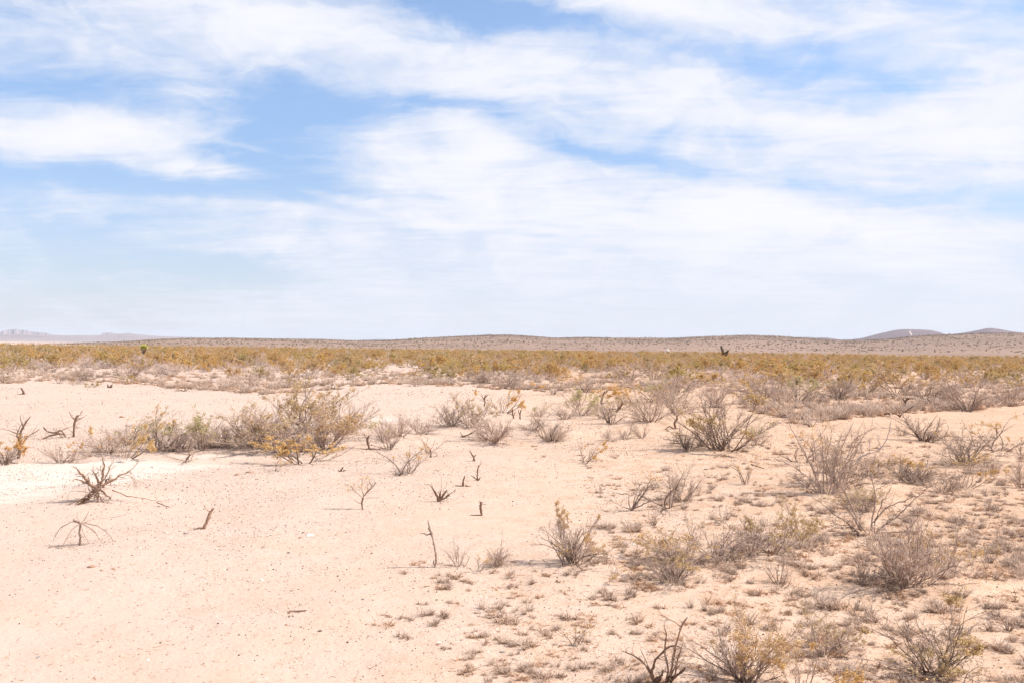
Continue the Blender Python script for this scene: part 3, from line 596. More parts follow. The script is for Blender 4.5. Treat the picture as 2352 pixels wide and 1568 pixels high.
for (nm, x, y, limbs, lab, kw) in [
  ('dead_snag', 42, 1052, [([(0, 0), (4, 22), (2, 48), (10, 70), (22, 86)], 5, 2.2, .15), ([(3, 30), (-4, 50), (6, 72)], 3, 1, .2), ([(4, 24), (16, 44), (26, 50), (40, 60)], 2.6, 1, .3), ([(2, 50), (-24, 60), (-50, 64)], 1.6, .6, .3), ([(10, 60), (2, 82), (4, 90)], 2, .7, .3)],
   'dark gnarled dead trunk with a few yellow green sprigs, near the left frame edge', dict(thick=.6, twigs=[((0, 1, 2, 3), 8, 24, .7, 1)], leaves=('green', 2, (-30, 50, 0, 45)))),
  ('dead_tangle', 124, 1006, [([(-34, -8, -6), (-14, 4), (10, 10), (22, 8)], 2.4, 3, .3), ([(-20, 24), (-14, 14), (6, 12)], 2.6, 3, .15), ([(0, 10), (14, 18), (22, 2)], 3, 2, .2), ([(8, 10), (24, -6), (36, -18, -6)], 1.6, .8, .4), ([(10, 14), (34, 26), (52, 20)], 1.4, .6, .5)],
   'low tangle of dark broken dead branches lying behind the white wash', dict(thick=.6, twigs=[((0, 1, 2, 3), 8, 20, .8, 1)])),
  ('forked_stump', 170, 1003, [([(0, 0), (-1, 16), (2, 34), (6, 46)], 3.6, 3.4, .15), ([(2, 34), (-6, 44), (-10, 54)], 2.2, 1, .2), ([(4, 40), (12, 48), (16, 56)], 2.2, 1, .2), ([(4, 36), (14, 40), (26, 46)], 1.2, .5, .4), ([(0, 4), (-14, -8), (-24, -20, -8)], 1.5, .7, .3), ([(0, 6), (-20, 28), (-26, 48)], .9, .4, .5)],
   'dark upright stump forked at the top like a claw, green leaves at its foot', dict(thick=.6, twigs=[((0, 4), 8, 18, .7, 1)], leaves=('green', 2, (-30, 30, -10, 22)))),
  ('leaning_twig', 428, 1056, [([(0, 0), (5, 8), (10, 12)], 2.2, 1.6, .2), ([(8, 9), (4, 22), (8, 44)], 1.3, .6, .4), ([(6, 12), (-8, 14), (-24, 16)], 1, .5, .3)],
   'small bent dead twig sticking out of the sand in front of the green tinted shrub', dict(twigs=[((1,), 7, 24, .5, 1)])),
  ('dead_stump', 846, 1036, [([(2, 0), (0, 10), (-3, 22), (0, 32)], 3.4, 2.6, .2), ([(-3, 22), (-8, 30), (-10, 38)], 1.5, .6, .3), ([(0, 26), (6, 34), (10, 42)], 1.2, .5, .4), ([(2, 2), (-20, -2, -4), (-44, -4, -8)], 1.6, .7, .2), ([(0, 2), (24, 0, -2), (40, 4, -2)], 2, 1, .1)],
   'crooked waist-high stump beside the open branched grey bush right of the big leafy thicket', dict(twigs=[((0, 1, 2), 5, 14, .7, 0)])),
  ('fan_stump', 1009, 1151, [([(0, 0), (-4, 10), (-10, 22), (-18, 34)], 4.5, 1.6, .2), ([(0, 2), (2, 16), (2, 22)], 5, 2, .15), ([(2, 4), (10, 16), (18, 27)], 4, 1.6, .2), ([(2, 2), (16, 10), (24, 16)], 3, 1.5, .3), ([(14, 12), (28, 20), (38, 28)], 1.5, .6, .4), ([(-14, 28), (-22, 38), (-30, 40), (-36, 40)], 1.4, .7, .4), ([(-16, 32), (-18, 42)], 1, .5, .5), ([(4, 22), (5, 40), (4, 58)], .6, .4, .5)],
   'stubby dark stump splayed like an open fan on the middle sand flat', dict(twigs=[((1, 2, 3), 6, 12, .4, 0)])),
  ('bottle_stump', 1105, 1183, [([(1, 0), (0, 10), (-2, 22), (0, 31)], 4, 3, .3), ([(-1, 20), (-3, 30), (-2, 34)], 1.6, 1, .2), ([(0, 26), (4, 32)], 1.8, 1, .3), ([(1, 1), (-10, 1, -2), (-24, 2, -5)], 2, .8, .05), ([(-2, 25), (14, 26)], .8, .4, .4)],
   'short thick broken stump with a root reaching left, alone above the tall stick', {}),
  ('small_stump', 989, 1049, [([(0, 0), (1, 10), (-2, 20)], 2.8, 2, .2), ([(-1, 18), (-7, 24), (-8, 28)], 1.2, .5, .3), ([(-1, 18), (6, 27), (10, 42)], 1, .4, .5), ([(0, 1), (10, 1), (16, 6)], 1.2, .6, .1)],
   'little dark stump with hair-thin shoots at the right side of the orange tinted sapling', {}),
  ('small_stump', 1090, 1058, [([(0, 0), (-2, 8), (-9, 20)], 3, 1.8, .2), ([(-2, 8), (3, 15)], 2, 1, .2), ([(0, 1), (-14, 0, -3)], 1.4, .7, .1), ([(-9, 20), (-12, 24)], 1.4, .8, .2)],
   'hook shaped stub farthest back in the line of stubs on the sand flat', {}),
  ('small_stump', 1064, 1116, [([(-1, 0), (0, 12), (4, 25)], 4, 1.4, .2), ([(4, 2), (12, 0, -2), (20, -2, -3)], 2.6, 2.2, .15), ([(0, 0), (-12, 1), (-20, 2)], 1.8, .8, .1)],
   'pointed brown stump with a wood lump at its foot, behind the fan shaped stump', {}),
  ('small_stump', 1097, 1103, [([(0, 0), (-1, 12), (0, 28), (8, 42)], 2.8, .9, .2), ([(-1, 2), (-8, 7), (-16, 13)], 2, 1, .2), ([(1, 1), (6, 7)], 2, 1.4, .1)],
   'thin stump with one tall shoot and a stub to its left, on middle sand', {}),
  ('small_stump', 786, 1082, [([(-4, 0), (0, 6), (2, 10)], 3.4, 1.6, .2), ([(2, 2), (9, 3)], 2, 1, .2), ([(-6, 1), (-10, 3)], 1.5, .8, .2)],
   'low brown knob of dead wood below the crooked stump and its grey bush', {}),
  ('twisted_stump', 1552, 975, [([(0, 0), (-3, 12), (3, 22), (2, 30)], 3.4, 2.2, .15), ([(2, 26), (8, 34)], 1.6, .8, .2), ([(0, 1), (14, -2), (26, -2)], 2, .8, .1), ([(-4, 0), (-14, 6), (-22, 0)], 2.4, 1.4, .1), ([(-20, -1), (-36, -2)], 1, .5, .2)],
   'twisted dark stump in front of the wide pale grey bush, curled root beside it', dict(twigs=[((0,), 7, 14, .6, 0)])),
  ('hooked_stump', 1420, 945, [([(-4, 0), (2, 8), (8, 16), (9, 24)], 3.6, 1.6, .15), ([(6, 14), (14, 18)], 1.6, .8, .2), ([(-2, 2), (-10, 0)], 2, 1, .2)],
   'dark broken stump slanting right in the gap between two grey bushes', {}),
  ('broken_snag', 1383, 928, [([(0, 0), (-2, 10), (2, 22), (6, 30)], 3.6, 2, .1), ([(0, 14), (-8, 20)], 2, 1, .2), ([(4, 26), (12, 28)], 1.8, .8, .2), ([(0, 3), (8, -4)], 1.6, .8, .1)],
   'dark ragged snag just right of the golden leafed crooked bush', dict(twigs=[((0, 1), 6, 12, .7, 0)])),
  ('twin_stump', 1195, 962, [([(0, 0), (-1, 10), (2, 22)], 2.6, 1.8, .1), ([(0, 8), (-4, 16), (-4, 24)], 1.6, .8, .2)], 'right one of two dark stakes under the golden sprays of a low leafy bush', {}),
  ('twin_stump', 1180, 960, [([(0, 0), (-3, 10), (-2, 22)], 2.4, 1.4, .1), ([(-1, 6), (4, 16)], 1.4, .8, .2)], 'left one of two dark stakes under the golden sprays of a low leafy bush', {}),
  ('dead_prong', 1112, 932, [([(0, 0), (2, 8), (0, 16), (4, 26)], 2.4, 1.6, .1), ([(0, 14), (-7, 24)], 1.4, .7, .2), ([(2, 20), (10, 28)], 1.2, .6, .3)], 'dark forked prong rising behind the twin dark twigged bush', dict(twigs=[((0, 1), 7, 12, .6, 0)])),
  ('fallen_branch', 1068, 1004, [([(-18, -4, -4), (-4, 2), (10, 6), (22, 14)], 2, 2.2, .15), ([(-4, 2), (-12, 12)], 1.4, .8, .2), ([(6, 5), (14, -2)], 1.4, .7, .2)], 'dark fallen branch lying below the twin dark twigged bush', {}),
  ('fallen_branch', 682, 1405, [([(-20, 0, -6), (-14, 4, 0), (0, 2), (14, 3), (22, 3, 2)], 1.9, 1.6, .25)], 'single wavy brown stick lying flat on the lower sand', dict(stuck=0.0)),
  ('fallen_branch', 375, 1163, [([(-14, 10, 6), (0, 4, 0), (12, 0, -6), (24, -5, -12)], 1.2, .9, .15)], 'thin dark stick lying below the long branch of the uprooted shrub', dict(stuck=0.0)),
  ('fallen_branch', 606, 1258, [([(-36, -6, -8), (-10, 0), (14, 4)], 1.2, .6, .4), ([(-10, 0), (6, -5)], 1, .5, .3), ([(-4, 1), (2, 8)], .9, .4, .5)], 'pale splintered driftwood on the sand left of the white stone', dict(mat='bark_pale', twigs=[((0,), 5, 16, .6, 0)], stuck=0.0)),
  ('fallen_branch', 1080, 1540, [([(-50, 0, 0), (-20, -2), (0, -1), (24, 9, 6), (44, 12, 10), (66, 9, 8)], 1.0, .6, .4)], 'long thin curved twig lying on the bottom sand', dict(stuck=0.0)),
  ('fallen_branch', 1740, 1075, [([(-14, 8, 6), (0, 4), (16, 0), (34, -6, -8)], 1.6, .7, .3), ([(0, 4), (-4, 12)], 1.2, .5, .3)], 'dead stick propped on the sand right of the big vase shaped bush', {}),
  ('small_stump', 1985, 950, [([(0, 0), (4, 8), (6, 16)], 3.4, 2, .3), ([(3, 6), (-2, 12)], 2, 1, .3), ([(6, 14), (10, 20)], 1.4, .8, .3)], 'reddish stub under the front edge of the right hand scrub', {}),
  ('club_stump', 2076, 938, [([(0, 0), (3, 8), (2, 14), (8, 24)], 2.6, 2.8, .2), ([(3, 14), (-4, 23)], 2.2, 2.2, .2), ([(6, 20), (13, 22)], 2.4, 2, .15), ([(0, 1), (-10, -1)], 1.4, .7, .2)], 'club headed dark stump standing on the strip of sand at the right', {}),
  ('dead_shrublet', 2066, 958, [([(0, 0), (4, 8), (16, 16), (28, 26)], 2.2, 1, .2), ([(0, 2), (-8, 8), (-28, 10)], 1.6, .8, .2), ([(0, 2), (-2, 14), (-10, 26)], 1.4, .6, .3), ([(-30, 6), (-24, 8), (-18, 6)], 3, 2, .1)], 'dark dead shrublet with a branch pointing up right, in front of the club headed stump', {}),
  ('small_stump', 252, 890, [([(-3, 0), (-4, 8)], 2.6, 1.4, .1), ([(2, 0), (5, 8)], 2.6, 1.4, .1), ([(-2, 1), (4, 2)], 3, 3, .05)], 'tiny dark twin pronged stump on the far sand strip', {}),
  ('small_stump', 53, 905, [([(2, 0), (0, 6), (-4, 14)], 2.8, 1.4, .15), ([(0, 1), (-14, -1)], 1.2, .6, .2), ([(2, 0), (12, -1)], 1.2, .6, .2)], 'small brown leaning stump at the left end of the far sand strip', {}),
  ('dead_shrublet', 424, 898, [([(0, 0), (10, 6), (24, 14)], 1.6, .6, .3), ([(0, 0), (-14, 4)], 1.6, .8, .1), ([(0, 0), (2, 8)], 1.6, .8, .2)], 'flattened dead shrublet on the far sand strip before the scrub', dict(twigs=[((0, 1, 2), 8, 18, .6, 1)])),
]:
    DW(nm, x, y, limbs, lab, 'dead wood', seed=int(x) % 97, wob=.35, **kw)
DW('lone_sapling', 833, 1169, [([(0, 0), (-2, 12), (0, 24), (2, 34)], 2.4, 2.2, .3), ([(2, 30), (12, 42), (24, 54), (30, 62)], 1.9, .8, .3), ([(20, 50), (14, 64), (10, 78)], 1, .4, .4), ([(28, 60), (24, 70)], .8, .4, .4), ([(0, 24), (-14, 38), (-28, 52), (-44, 62)], 1.1, .4, .6), ([(0, 14), (-12, 16), (-22, 24)], .9, .4, .5), ([(4, 26), (22, 26), (40, 26)], .8, .4, .5), ([(2, 32), (-4, 50), (-2, 66)], .9, .4, .5)],
   'lone sapling with a knobbly stem on the open sand, a branch forking up right', 'sapling', mat='bark_dark', twigs=[((1, 2, 4, 7), 8, 22, .6, 1)], leaves=('rust', 1, (-50, 12, 40, 110)), wob=.5, seed=31)
DW('dead_v_shrub', 1450, 1172, [([(0, 0), (10, 14), (24, 34), (36, 56), (52, 62), (62, 61)], 4.4, 1.3, .35), ([(0, 2), (12, 26), (26, 50), (32, 58)], 3.2, 1.2, .3), ([(2, 2), (20, 12), (40, 22), (50, 26)], 3, 1.2, .3), ([(-2, 4), (-8, 22), (-4, 40), (-24, 36), (-46, 42)], 2, .9, .4),
    ([(-2, 2), (-20, 10), (-36, 16), (-46, 22)], 1.6, .6, .4), ([(4, 12), (10, 40), (18, 60)], 1.7, .6, .5)], 'dead V shaped shrub with two thick forked branches right of the open sand', 'dead shrub', mat='bark', twigs=[((0, 1, 2, 3, 4, 5), 9, 30, .5, 1)], wob=.7, seed=21, thick=.62)
DW('dead_clump', 1522, 1562, [([(-20, 0), (-26, 20), (-16, 50), (4, 76), (26, 84), (40, 82), (46, 76)], 4.6, 1.3, .25), ([(8, 0), (12, 30), (4, 70), (6, 110), (2, 128)], 3.8, 1.6, .35), ([(16, 6), (22, 50), (30, 90), (40, 130), (54, 150)], 3.6, 2.2, .5), ([(-20, 4), (-34, 34), (-60, 54), (-96, 68)], 3.8, 1.2, .25),
    ([(-28, 24), (-44, 58), (-52, 74)], 2, .9, .3), ([(20, 8), (44, 28), (52, 36)], 5.5, 2.4, .1), ([(14, 6), (30, 44), (42, 82)], 3, 1, .35), ([(14, 4), (20, 16)], 9, 6, .05), ([(-16, 0), (-6, 14)], 8, 5, .05), ([(4, -2), (18, -18, -10)], 6, 4, .3), ([(-6, 4), (0, 30)], 4, 1.5, .1), ([(24, 6), (36, 60), (46, 96)], 2, .7, .5),
    ([(40, 128), (20, 140), (-6, 152), (-16, 172)], 1.7, .7, .6), ([(6, 108), (-4, 116)], 1.2, .6, .5), ([(28, 10), (30, 50), (24, 60)], 2, .9, .3)],
   'big dead clump at the bottom edge, dark knotted crown, one branch bowed in an arch', 'dead shrub', mat='bark_dark', twigs=[((0, 3, 5, 6, 10, 14), 9, 34, .5, 1), ((2, 11, 12), 8, 26, .5, 1)], wob=.8, seed=22, stuck=.04)
DW('dead_sprawling_bush', 2012, 1232, [([(-30, 10), (-46, 50), (-64, 96), (-90, 128)], 3.6, 1.2, .5), ([(-10, 12), (-4, 60), (-2, 100), (-10, 140), (-40, 160), (-80, 172)], 3.6, 1.1, .6), ([(-6, 30), (20, 64), (60, 84), (100, 96)], 2.8, .9, .4), ([(0, 10), (40, 44), (76, 84), (108, 118), (128, 126)], 2.8, .9, .5),
    ([(-34, 0), (-56, 24), (-90, 46), (-134, 78)], 3.6, 1.1, .3), ([(-34, 4), (-60, 18), (-94, 22)], 2.8, 1, .2), ([(-20, 8), (-60, 60), (-82, 76)], 2.4, .9, .4), ([(10, 20), (30, 44), (46, 44), (92, 54)], 2.6, .9, .3), ([(0, 0), (-4, 30), (10, 70), (30, 110)], 2.6, .9, .4), ([(-30, 10), (-50, 46), (-66, 62)], 2.8, 1, .2),
    ([(10, 10), (60, 16), (80, 40), (84, 62)], 2, .8, .3), ([(-4, 100), (14, 110), (30, 126)], 1.6, .7, .5)],
   'wide sprawling dead bush of crooked bare branches behind the dense grey one', 'dead bush', mat='bark', twigs=[((0, 1, 2, 3, 4, 5, 6, 7, 8, 9, 10), 11, 46, .6, 2)], wob=1.2, seed=23, k=14, thick=0.55)
DW('silver_dead_branch', 2012, 1060, [([(-40, 0, 0), (-26, 14), (0, 22), (18, 40), (26, 66), (30, 96)], 2.6, .9, .6), ([(-26, 12), (-34, 44)], 1.4, .6, .6), ([(-12, 18), (-14, 50)], 1.4, .6, .6), ([(10, 30), (2, 60)], 1.2, .5, .6)], 'silvery dead branch curving up against the sand, right of the tallest bush', 'dead branch', mat='bark_pale', twigs=[((0, 1, 2, 3), 5, 20, .5, 0)], seed=24)
DW('tallest_bare_bush', 1904, 1127, [([(-20, 0), (-30, 40), (-52, 90), (-76, 128), (-88, 156), (-92, 170)], 3, 1.5, .6), ([(-6, 0), (6, 50), (20, 90), (38, 130), (50, 158)], 3, 1.3, .7), ([(6, 0), (24, 46), (40, 86), (52, 120), (96, 148)], 3, 1.1, .6), ([(-24, 0), (-48, 36), (-86, 62), (-128, 74)], 2.6, 1.1, .6),
    ([(-10, 0), (-14, 60), (-14, 108), (-22, 140)], 2.6, 1, .4), ([(12, 0), (34, 60), (60, 110), (76, 134)], 2.6, 1, .5), ([(-12, 0), (-40, 60), (-66, 108)], 2.4, 1, .5), ([(0, 0), (14, 70), (24, 130)], 2.2, .9, .4), ([(-4, 2), (-6, 70), (4, 140)], 2.2, .9, .4), ([(18, 2), (60, 70), (108, 86), (120, 84)], 2, .8, .8),
    ([(-26, 0), (-60, 20), (-100, 14)], 2.2, .8, .3), ([(14, 6), (44, 46), (90, 58), (118, 50)], 2, .8, .8), ([(-18, 0), (-28, 70), (-34, 120)], 2, .8, .4), ([(10, 0), (46, 84), (64, 150)], 2, .8, .5), ([(-8, 0), (10, 40), (14, 84), (-30, 90), (-60, 92)], 2, .8, .8)],
   'tallest bare bush in view, many grey upright stems with silvery crooked limbs', 'bush', mat='bark', twigs=[(tuple(range(15)), 10, 44, .42, 2)], wob=1.0, seed=25, k=14, thick=0.65)
DW('pole_stalk', 2226, 945, [([(0, 0), (6, 10), (16, 22), (40, 34)], 2.4, 1, .3)], 'bent grey stem leaning out of the half buried burrow bush', 'dead branch', mat='bark')

# ------------------------------------------------------------------ hand placed living and bare bushes (photo px, width, height)
BUSHES = [
 ('rust', 8, 1062, 70, 62, 'golden leafed bush cut by the left frame edge, grey below'),
 ('open', 8, 1066, 60, 40, 'low grey twiggy bush at the left frame edge under the golden one'),
 ('grey', 142, 1062, 74, 46, 'pale pinkish grey feathery bush behind the uprooted shrub'),
 ('rust', 212, 1048, 70, 56, 'rusty golden bush directly above the uprooted dead shrub'),
 ('rust', 292, 1052, 96, 72, 'rusty golden bush between the uprooted shrub and the tall golden spray'),
 ('greygreen', 300, 1020, 100, 60, 'thin greenish bush behind the rusty golden ones'),
 ('sapling', 358, 1034, 90, 105, 'bush with one high orange spray leaning over the sand'),
 ('rust', 352, 1036, 100, 44, 'low dense orange leafed bush right of the uprooted shrub'),
 ('greygreen', 414, 1034, 110, 82, 'grey bush tinged pale green at the top'),
 ('greygreen', 462, 1036, 90, 78, 'grey green feathery bush just left of the small pale one'),
 ('sapling', 432, 1058, 50, 40, 'thin sapling in front of the grey green bushes'),
 ('grey', 526, 1037, 60, 62, 'small pale grey bush at the left foot of the big thicket'),
 ('grey', 578, 1012, 120, 92, 'dense grey bush at the left end of the big thicket'),
 ('greygold', 640, 1008, 150, 108, 'grey bush with a few gold leaves in the left half of the big thicket'),
 ('creosote', 690, 992, 150, 120, 'tallest gold topped bush in the middle of the big thicket'),
 ('greygold', 745, 1004, 150, 118, 'wide grey twigged bush with golden top at the right of the big thicket'),
 ('open', 795, 995, 90, 100, 'dark open branched bush reaching out at the right end of the big thicket'),
 ('grey', 692, 1006, 190, 80, 'mass of fine grey twigs filling the foot of the big thicket'),
 ('rust', 692, 1062, 135, 76, 'V shaped bush with a flat orange brown crown in front of the big thicket'),
 ('rust', 650, 1030, 80, 34, 'low rusty leaf patch hugging the front of the big thicket'),
 ('sapling', 632, 1082, 46, 34, 'wispy orange seedling on the sand below the V shaped orange bush'),
 ('sapling', 645, 1042, 30, 44, 'narrow orange seedling left of the V shaped orange bush'),
 ('open', 896, 1034, 84, 72, 'open branched grey bush beside the crooked stump'),
 ('grey', 915, 996, 90, 62, 'dark round bush of curling twigs before the white sand'),
 ('greygreen', 880, 1000, 60, 66, 'sparse yellow green bush at the left of the dark round one'),
 ('grey', 965, 995, 66, 48, 'soft brownish bush at the right of the dark round one'),
 ('sapling', 930, 1088, 110, 74, 'sparse orange tinted sapling with a low bent branch'),
 ('open', 912, 1092, 46, 28, 'low dead tangle at the foot of the orange tinted sapling'),
 ('sapling', 984, 1042, 56, 60, 'hair thin sapling behind the little dark stump'),
 ('grey', 1036, 978, 100, 64, 'dark twigged bush, the left half of the pair behind the fallen branch'),
 ('greygold', 1082, 980, 96, 74, 'taller dark twigged bush with yellow tips in the middle of the pair'),
 ('grey', 1135, 990, 116, 62, 'pale twigged bush just right of the dark pair'),
 ('rust', 1158, 948, 86, 54, 'golden leafed bush standing over the two dark stakes'),
 ('greygreen', 1238, 955, 50, 34, 'small yellowish bush with a dark foot right of the two stakes'),
 ('grey', 1296, 962, 90, 46, 'grey bush below the crooked golden one'),
 ('greygreen', 1335, 952, 80, 58, 'pale yellow green bush under the crooked golden one'),
 ('rust', 1328, 930, 110, 66, 'crooked bush with bright golden leaves in the centre of the view'),
 ('creosote', 1420, 940, 60, 42, 'small golden bush beside the dark slanting stump'),
 ('rust', 1500, 920, 70, 50, 'golden bush behind the wide pale grey one'),
 ('greygreen', 1385, 960, 60, 40, 'low yellowish bush left of the small three stemmed one'),
 ('open', 1402, 972, 58, 56, 'small bush of three dark stems left of the wide pale grey one'),
 ('grey', 1492, 966, 130, 86, 'wide pale grey bush in the middle distance'),
 ('grey', 1555, 948, 110, 70, 'pale grey bush overlapping the right side of the wide one'),
 ('grey', 1560, 900, 100, 46, 'far grey bush behind the wide pale grey one'),
 ('open', 1258, 1002, 96, 66, 'dark stemmed open bush left of the orange crowned one'),
 ('grey', 1272, 1000, 70, 40, 'dense grey bush crowded behind the dark stemmed open one'),
 ('rust', 1340, 1058, 100, 80, 'orange crowned V shaped bush in the centre'),
 ('open', 1433, 1008, 60, 50, 'small fan of dark stems, the left of two alike'),
 ('open', 1474, 1006, 48, 42, 'small fan of dark stems, the right of two alike'),
 ('open', 1580, 1032, 62, 56, 'short dark stemmed bush left of the vase shaped one'),
 ('grey', 1612, 1022, 60, 44, 'soft brown grassy bush tucked behind the short dark stemmed one'),
 ('creosote', 1664, 1026, 176, 146, 'large vase shaped bush with dark stems and a golden olive crown'),
 ('open', 1650, 1028, 130, 128, 'bare dark stems standing inside the vase shaped bush'),
 ('greygreen', 1740, 1020, 50, 62, 'thin twig of a bush leaning at the right of the vase shaped one'),
 ('grey', 1735, 930, 90, 70, 'grey bush behind the vase shaped one'),
 ('creosote', 1760, 912, 110, 62, 'golden olive bush at the right shoulder of the vase shaped one'),
 ('grey', 1800, 928, 90, 58, 'grey bush at the front edge of the right scrub'),
 ('open', 1868, 935, 80, 54, 'dark crooked bush leaning right at the front edge of the right scrub'),
 ('greygreen', 1835, 920, 100, 56, 'greenish grey bush left of the dark crooked one'),
 ('grey', 1925, 915, 90, 56, 'grey bush right of the dark crooked one'),
 ('creosote', 1995, 900, 90, 50, 'bright yellow green bush in the front row of the right scrub'),
 ('creosote', 2060, 906, 130, 64, 'broad golden bush in the front row of the right scrub'),
 ('grey', 2135, 922, 90, 52, 'grey bush leaning left in the front row of the right scrub'),
 ('open', 2225, 945, 100, 80, 'vase of grey stems beside the dark sand burrow at the right'),
 ('grey', 2222, 942, 110, 60, 'brownish bush around the dark sand burrow'),
 ('grey', 2320, 918, 90, 46, 'low grey bush near the right frame edge before the scrub'),
 ('open', 2124, 1012, 100, 64, 'open bush of dark forked twigs on the right sand flat'),
 ('grey', 2130, 1010, 80, 40, 'fine grey twigs at the foot of the forked open bush'),
 ('open', 2072, 1000, 36, 26, 'very small dark fan of twigs left of the forked open bush'),
 ('grey', 2218, 1060, 124, 80, 'round bush of fine brown twigs among pale grass'),
 ('creosote', 2225, 1068, 80, 28, 'low gold leaves round the foot of the round brown bush'),
 ('sapling', 2292, 1036, 96, 78, 'loose golden bush right of the round brown one'),
 ('rust', 2350, 1046, 50, 40, 'golden sprig at the right frame edge'),
 ('open', 2104, 1110, 84, 78, 'dark stemmed bush with one thick limb rising right'),
 ('grey', 2094, 1108, 90, 50, 'fine twigs round the dark stemmed bush with the thick limb'),
 ('grey', 2168, 1132, 100, 56, 'dark low bush in front of the thick limbed one'),
 ('rust', 2215, 1120, 90, 70, 'thin golden bush right of the dark low one'),
 ('grey', 2345, 1120, 60, 70, 'feathery grey bush at the right frame edge'),
 ('rust', 2060, 1090, 90, 44, 'low golden bush behind the sprawling dead one'),
 ('grey', 1930, 1110, 140, 110, 'haze of fine brown twigs behind the tallest bare bush'),
 ('creosote', 1990, 1092, 110, 60, 'low golden bush between the tallest bare bush and the sprawling dead one'),
 ('sapling', 1846, 1060, 100, 90, 'orange leafed sapling behind the left limbs of the tallest bare bush'),
 ('open', 1852, 1118, 90, 34, 'low dark dead bush at the left foot of the tallest bare bush'),
 ('sapling', 1715, 1112, 64, 66, 'small sapling with yellow top left of the tallest bare bush'),
 ('grey', 1562, 1150, 96, 84, 'upright twiggy bush right of the dead V shaped shrub'),
 ('sapling', 1534, 1166, 96, 110, 'tall wispy sapling behind the dead V shaped shrub'),
 ('sapling', 1492, 1122, 50, 46, 'small pale orange sapling above the dead V shaped shrub'),
 ('creosote', 1312, 1290, 116, 128, 'thin stemmed bush with yellow leaves and a dark broken trunk left of it'),
 ('open', 1322, 1292, 100, 100, 'bare thin stems under the yellow leaved bush'),
 ('grey', 1330, 1282, 50, 50, 'dark dead heart of the yellow leaved bush'),
 ('rust', 1410, 1322, 96, 44, 'low yellow bush right of the thin stemmed one'),
 ('grey', 1650, 1286, 215, 112, 'dense dark twigged bush, broadest of the middle right group'),
 ('greygold', 1590, 1290, 150, 100, 'bush with gold leaf sprays at the left of the broad dark twigged one'),
 ('grey', 1720, 1272, 130, 84, 'fine brown bush joining the broad dark twigged one to the golden one'),
 ('creosote', 1770, 1270, 130, 100, 'golden leaved bush at the right end of the middle right group'),
 ('creosote', 1842, 1240, 120, 90, 'golden leaved bush behind, its stems leaning right'),
 ('open', 1548, 1332, 120, 96, 'grey bush with bowed stems in front of the broad dark twigged one'),
 ('greygold', 1540, 1332, 130, 90, 'fine twigged bush in front of the broad dark one, gold at its left tip'),
 ('open', 1788, 1342, 90, 104, 'thin bare stems rising alone below the golden leaved bush'),
 ('grey', 2078, 1342, 205, 158, 'dense pale grey bush, fullest of the right foreground'),
 ('grey', 2062, 1330, 140, 130, 'second crown of fine grey stems inside the fullest grey bush'),
 ('creosote', 2150, 1300, 120, 96, 'gold leaved bush leaning right behind the fullest grey bush'),
 ('sapling', 2180, 1310, 110, 56, 'long low branch with a gold tip reaching right from the fullest grey bush'),
 ('open', 1980, 1345, 60, 70, 'small dark twig bush in the shade left of the fullest grey bush'),
 ('greygold', 1702, 1562, 190, 176, 'large pale bush with a dusty gold crown at the bottom edge'),
 ('open', 1712, 1566, 150, 110, 'dark knotted stems at the foot of the large pale bottom bush'),
 ('greygold', 1890, 1502, 130, 96, 'dusty gold bush right of the large pale bottom one'),
 ('rust', 1846, 1590, 130, 100, 'yellow sprigged bush cut by the bottom edge'),
 ('creosote', 2152, 1546, 176, 170, 'tall open bush with gold leaf sprays near the lower right corner'),
 ('greygold', 2120, 1548, 110, 90, 'dusty dead twigs at the left of the tall open corner bush'),
 ('sapling', 1322, 1482, 76, 56, 'pale thread thin seedling on the sand left of the bottom dead clump'),
 ('sapling', 2215, 1600, 110, 90, 'thin golden sprig at the bottom edge, right of the corner bush'),
 ('open', 1052, 1300, 46, 72, 'small dark shrublet just right of the tall stick'),
 ('sapling', 1097, 1312, 44, 48, 'small straw coloured shrublet between two dark ones'),
 ('grey', 1138, 1300, 54, 44, 'dark tufted shrublet right of the straw coloured one'),
 ('open', 1140, 1298, 64, 84, 'long thin shoots rising from the dark tufted shrublet'),
 ('sapling', 1300, 1300, 40, 60, 'wispy seedling at the left foot of the yellow leaved bush'),
 ('grey', 2350, 1330, 60, 40, 'low brownish bush at the right frame edge, lower down'),
 ('creosote', 2270, 1290, 46, 36, 'tan grassy clump by itself right of the fullest grey bush'),
 ('rust', 1270, 905, 80, 40, 'low golden bush by itself in the centre, just before the scrub'),
 ('grey', 1180, 892, 90, 40, 'pale grey bush at the scrub edge left of the low golden one'),
 ('open', 1445, 878, 70, 48, 'dark vase of twigs at the scrub edge under the second low swell'),
 ('grey', 1505, 872, 90, 56, 'tall brown twiggy bush at the scrub edge under the second low swell'),
 ('rust', 1450, 925, 90, 40, 'golden bush spreading low behind the slanting stump'),
 ('greygreen', 1530, 925, 90, 60, 'pale bush with yellowish top behind the wide pale grey one'),
 ('grey', 1645, 935, 90, 60, 'grey bush peeping out behind the left of the vase shaped one'),
 ('rust', 1700, 905, 90, 50, 'golden bush where the right scrub begins'),
 ('grey', 1120, 880, 80, 36, 'grey bush at the scrub edge left of the centre'),
 ('rust', 400, 1000, 70, 34, 'small golden spray behind the grey bush tinged green'),
 ('greygold', 720, 985, 130, 108, 'gold flecked grey bush filling the crown of the big thicket'),
 ('rust', 735, 930, 90, 40, 'golden crown leaning out at the top of the big thicket'),
 ('grey', 1400, 1012, 60, 34, 'small brown bush left of the two alike fans of stems'),
 ('greygold', 1980, 1175, 110, 60, 'thin brown bush behind the sprawling dead one'),
 ('grey', 2270, 1085, 80, 40, 'pale wiry clump right of the dark low bush'),
 ('grey', 388, 1040, 90, 62, 'grey bush between the high orange spray and the green tinted one'),
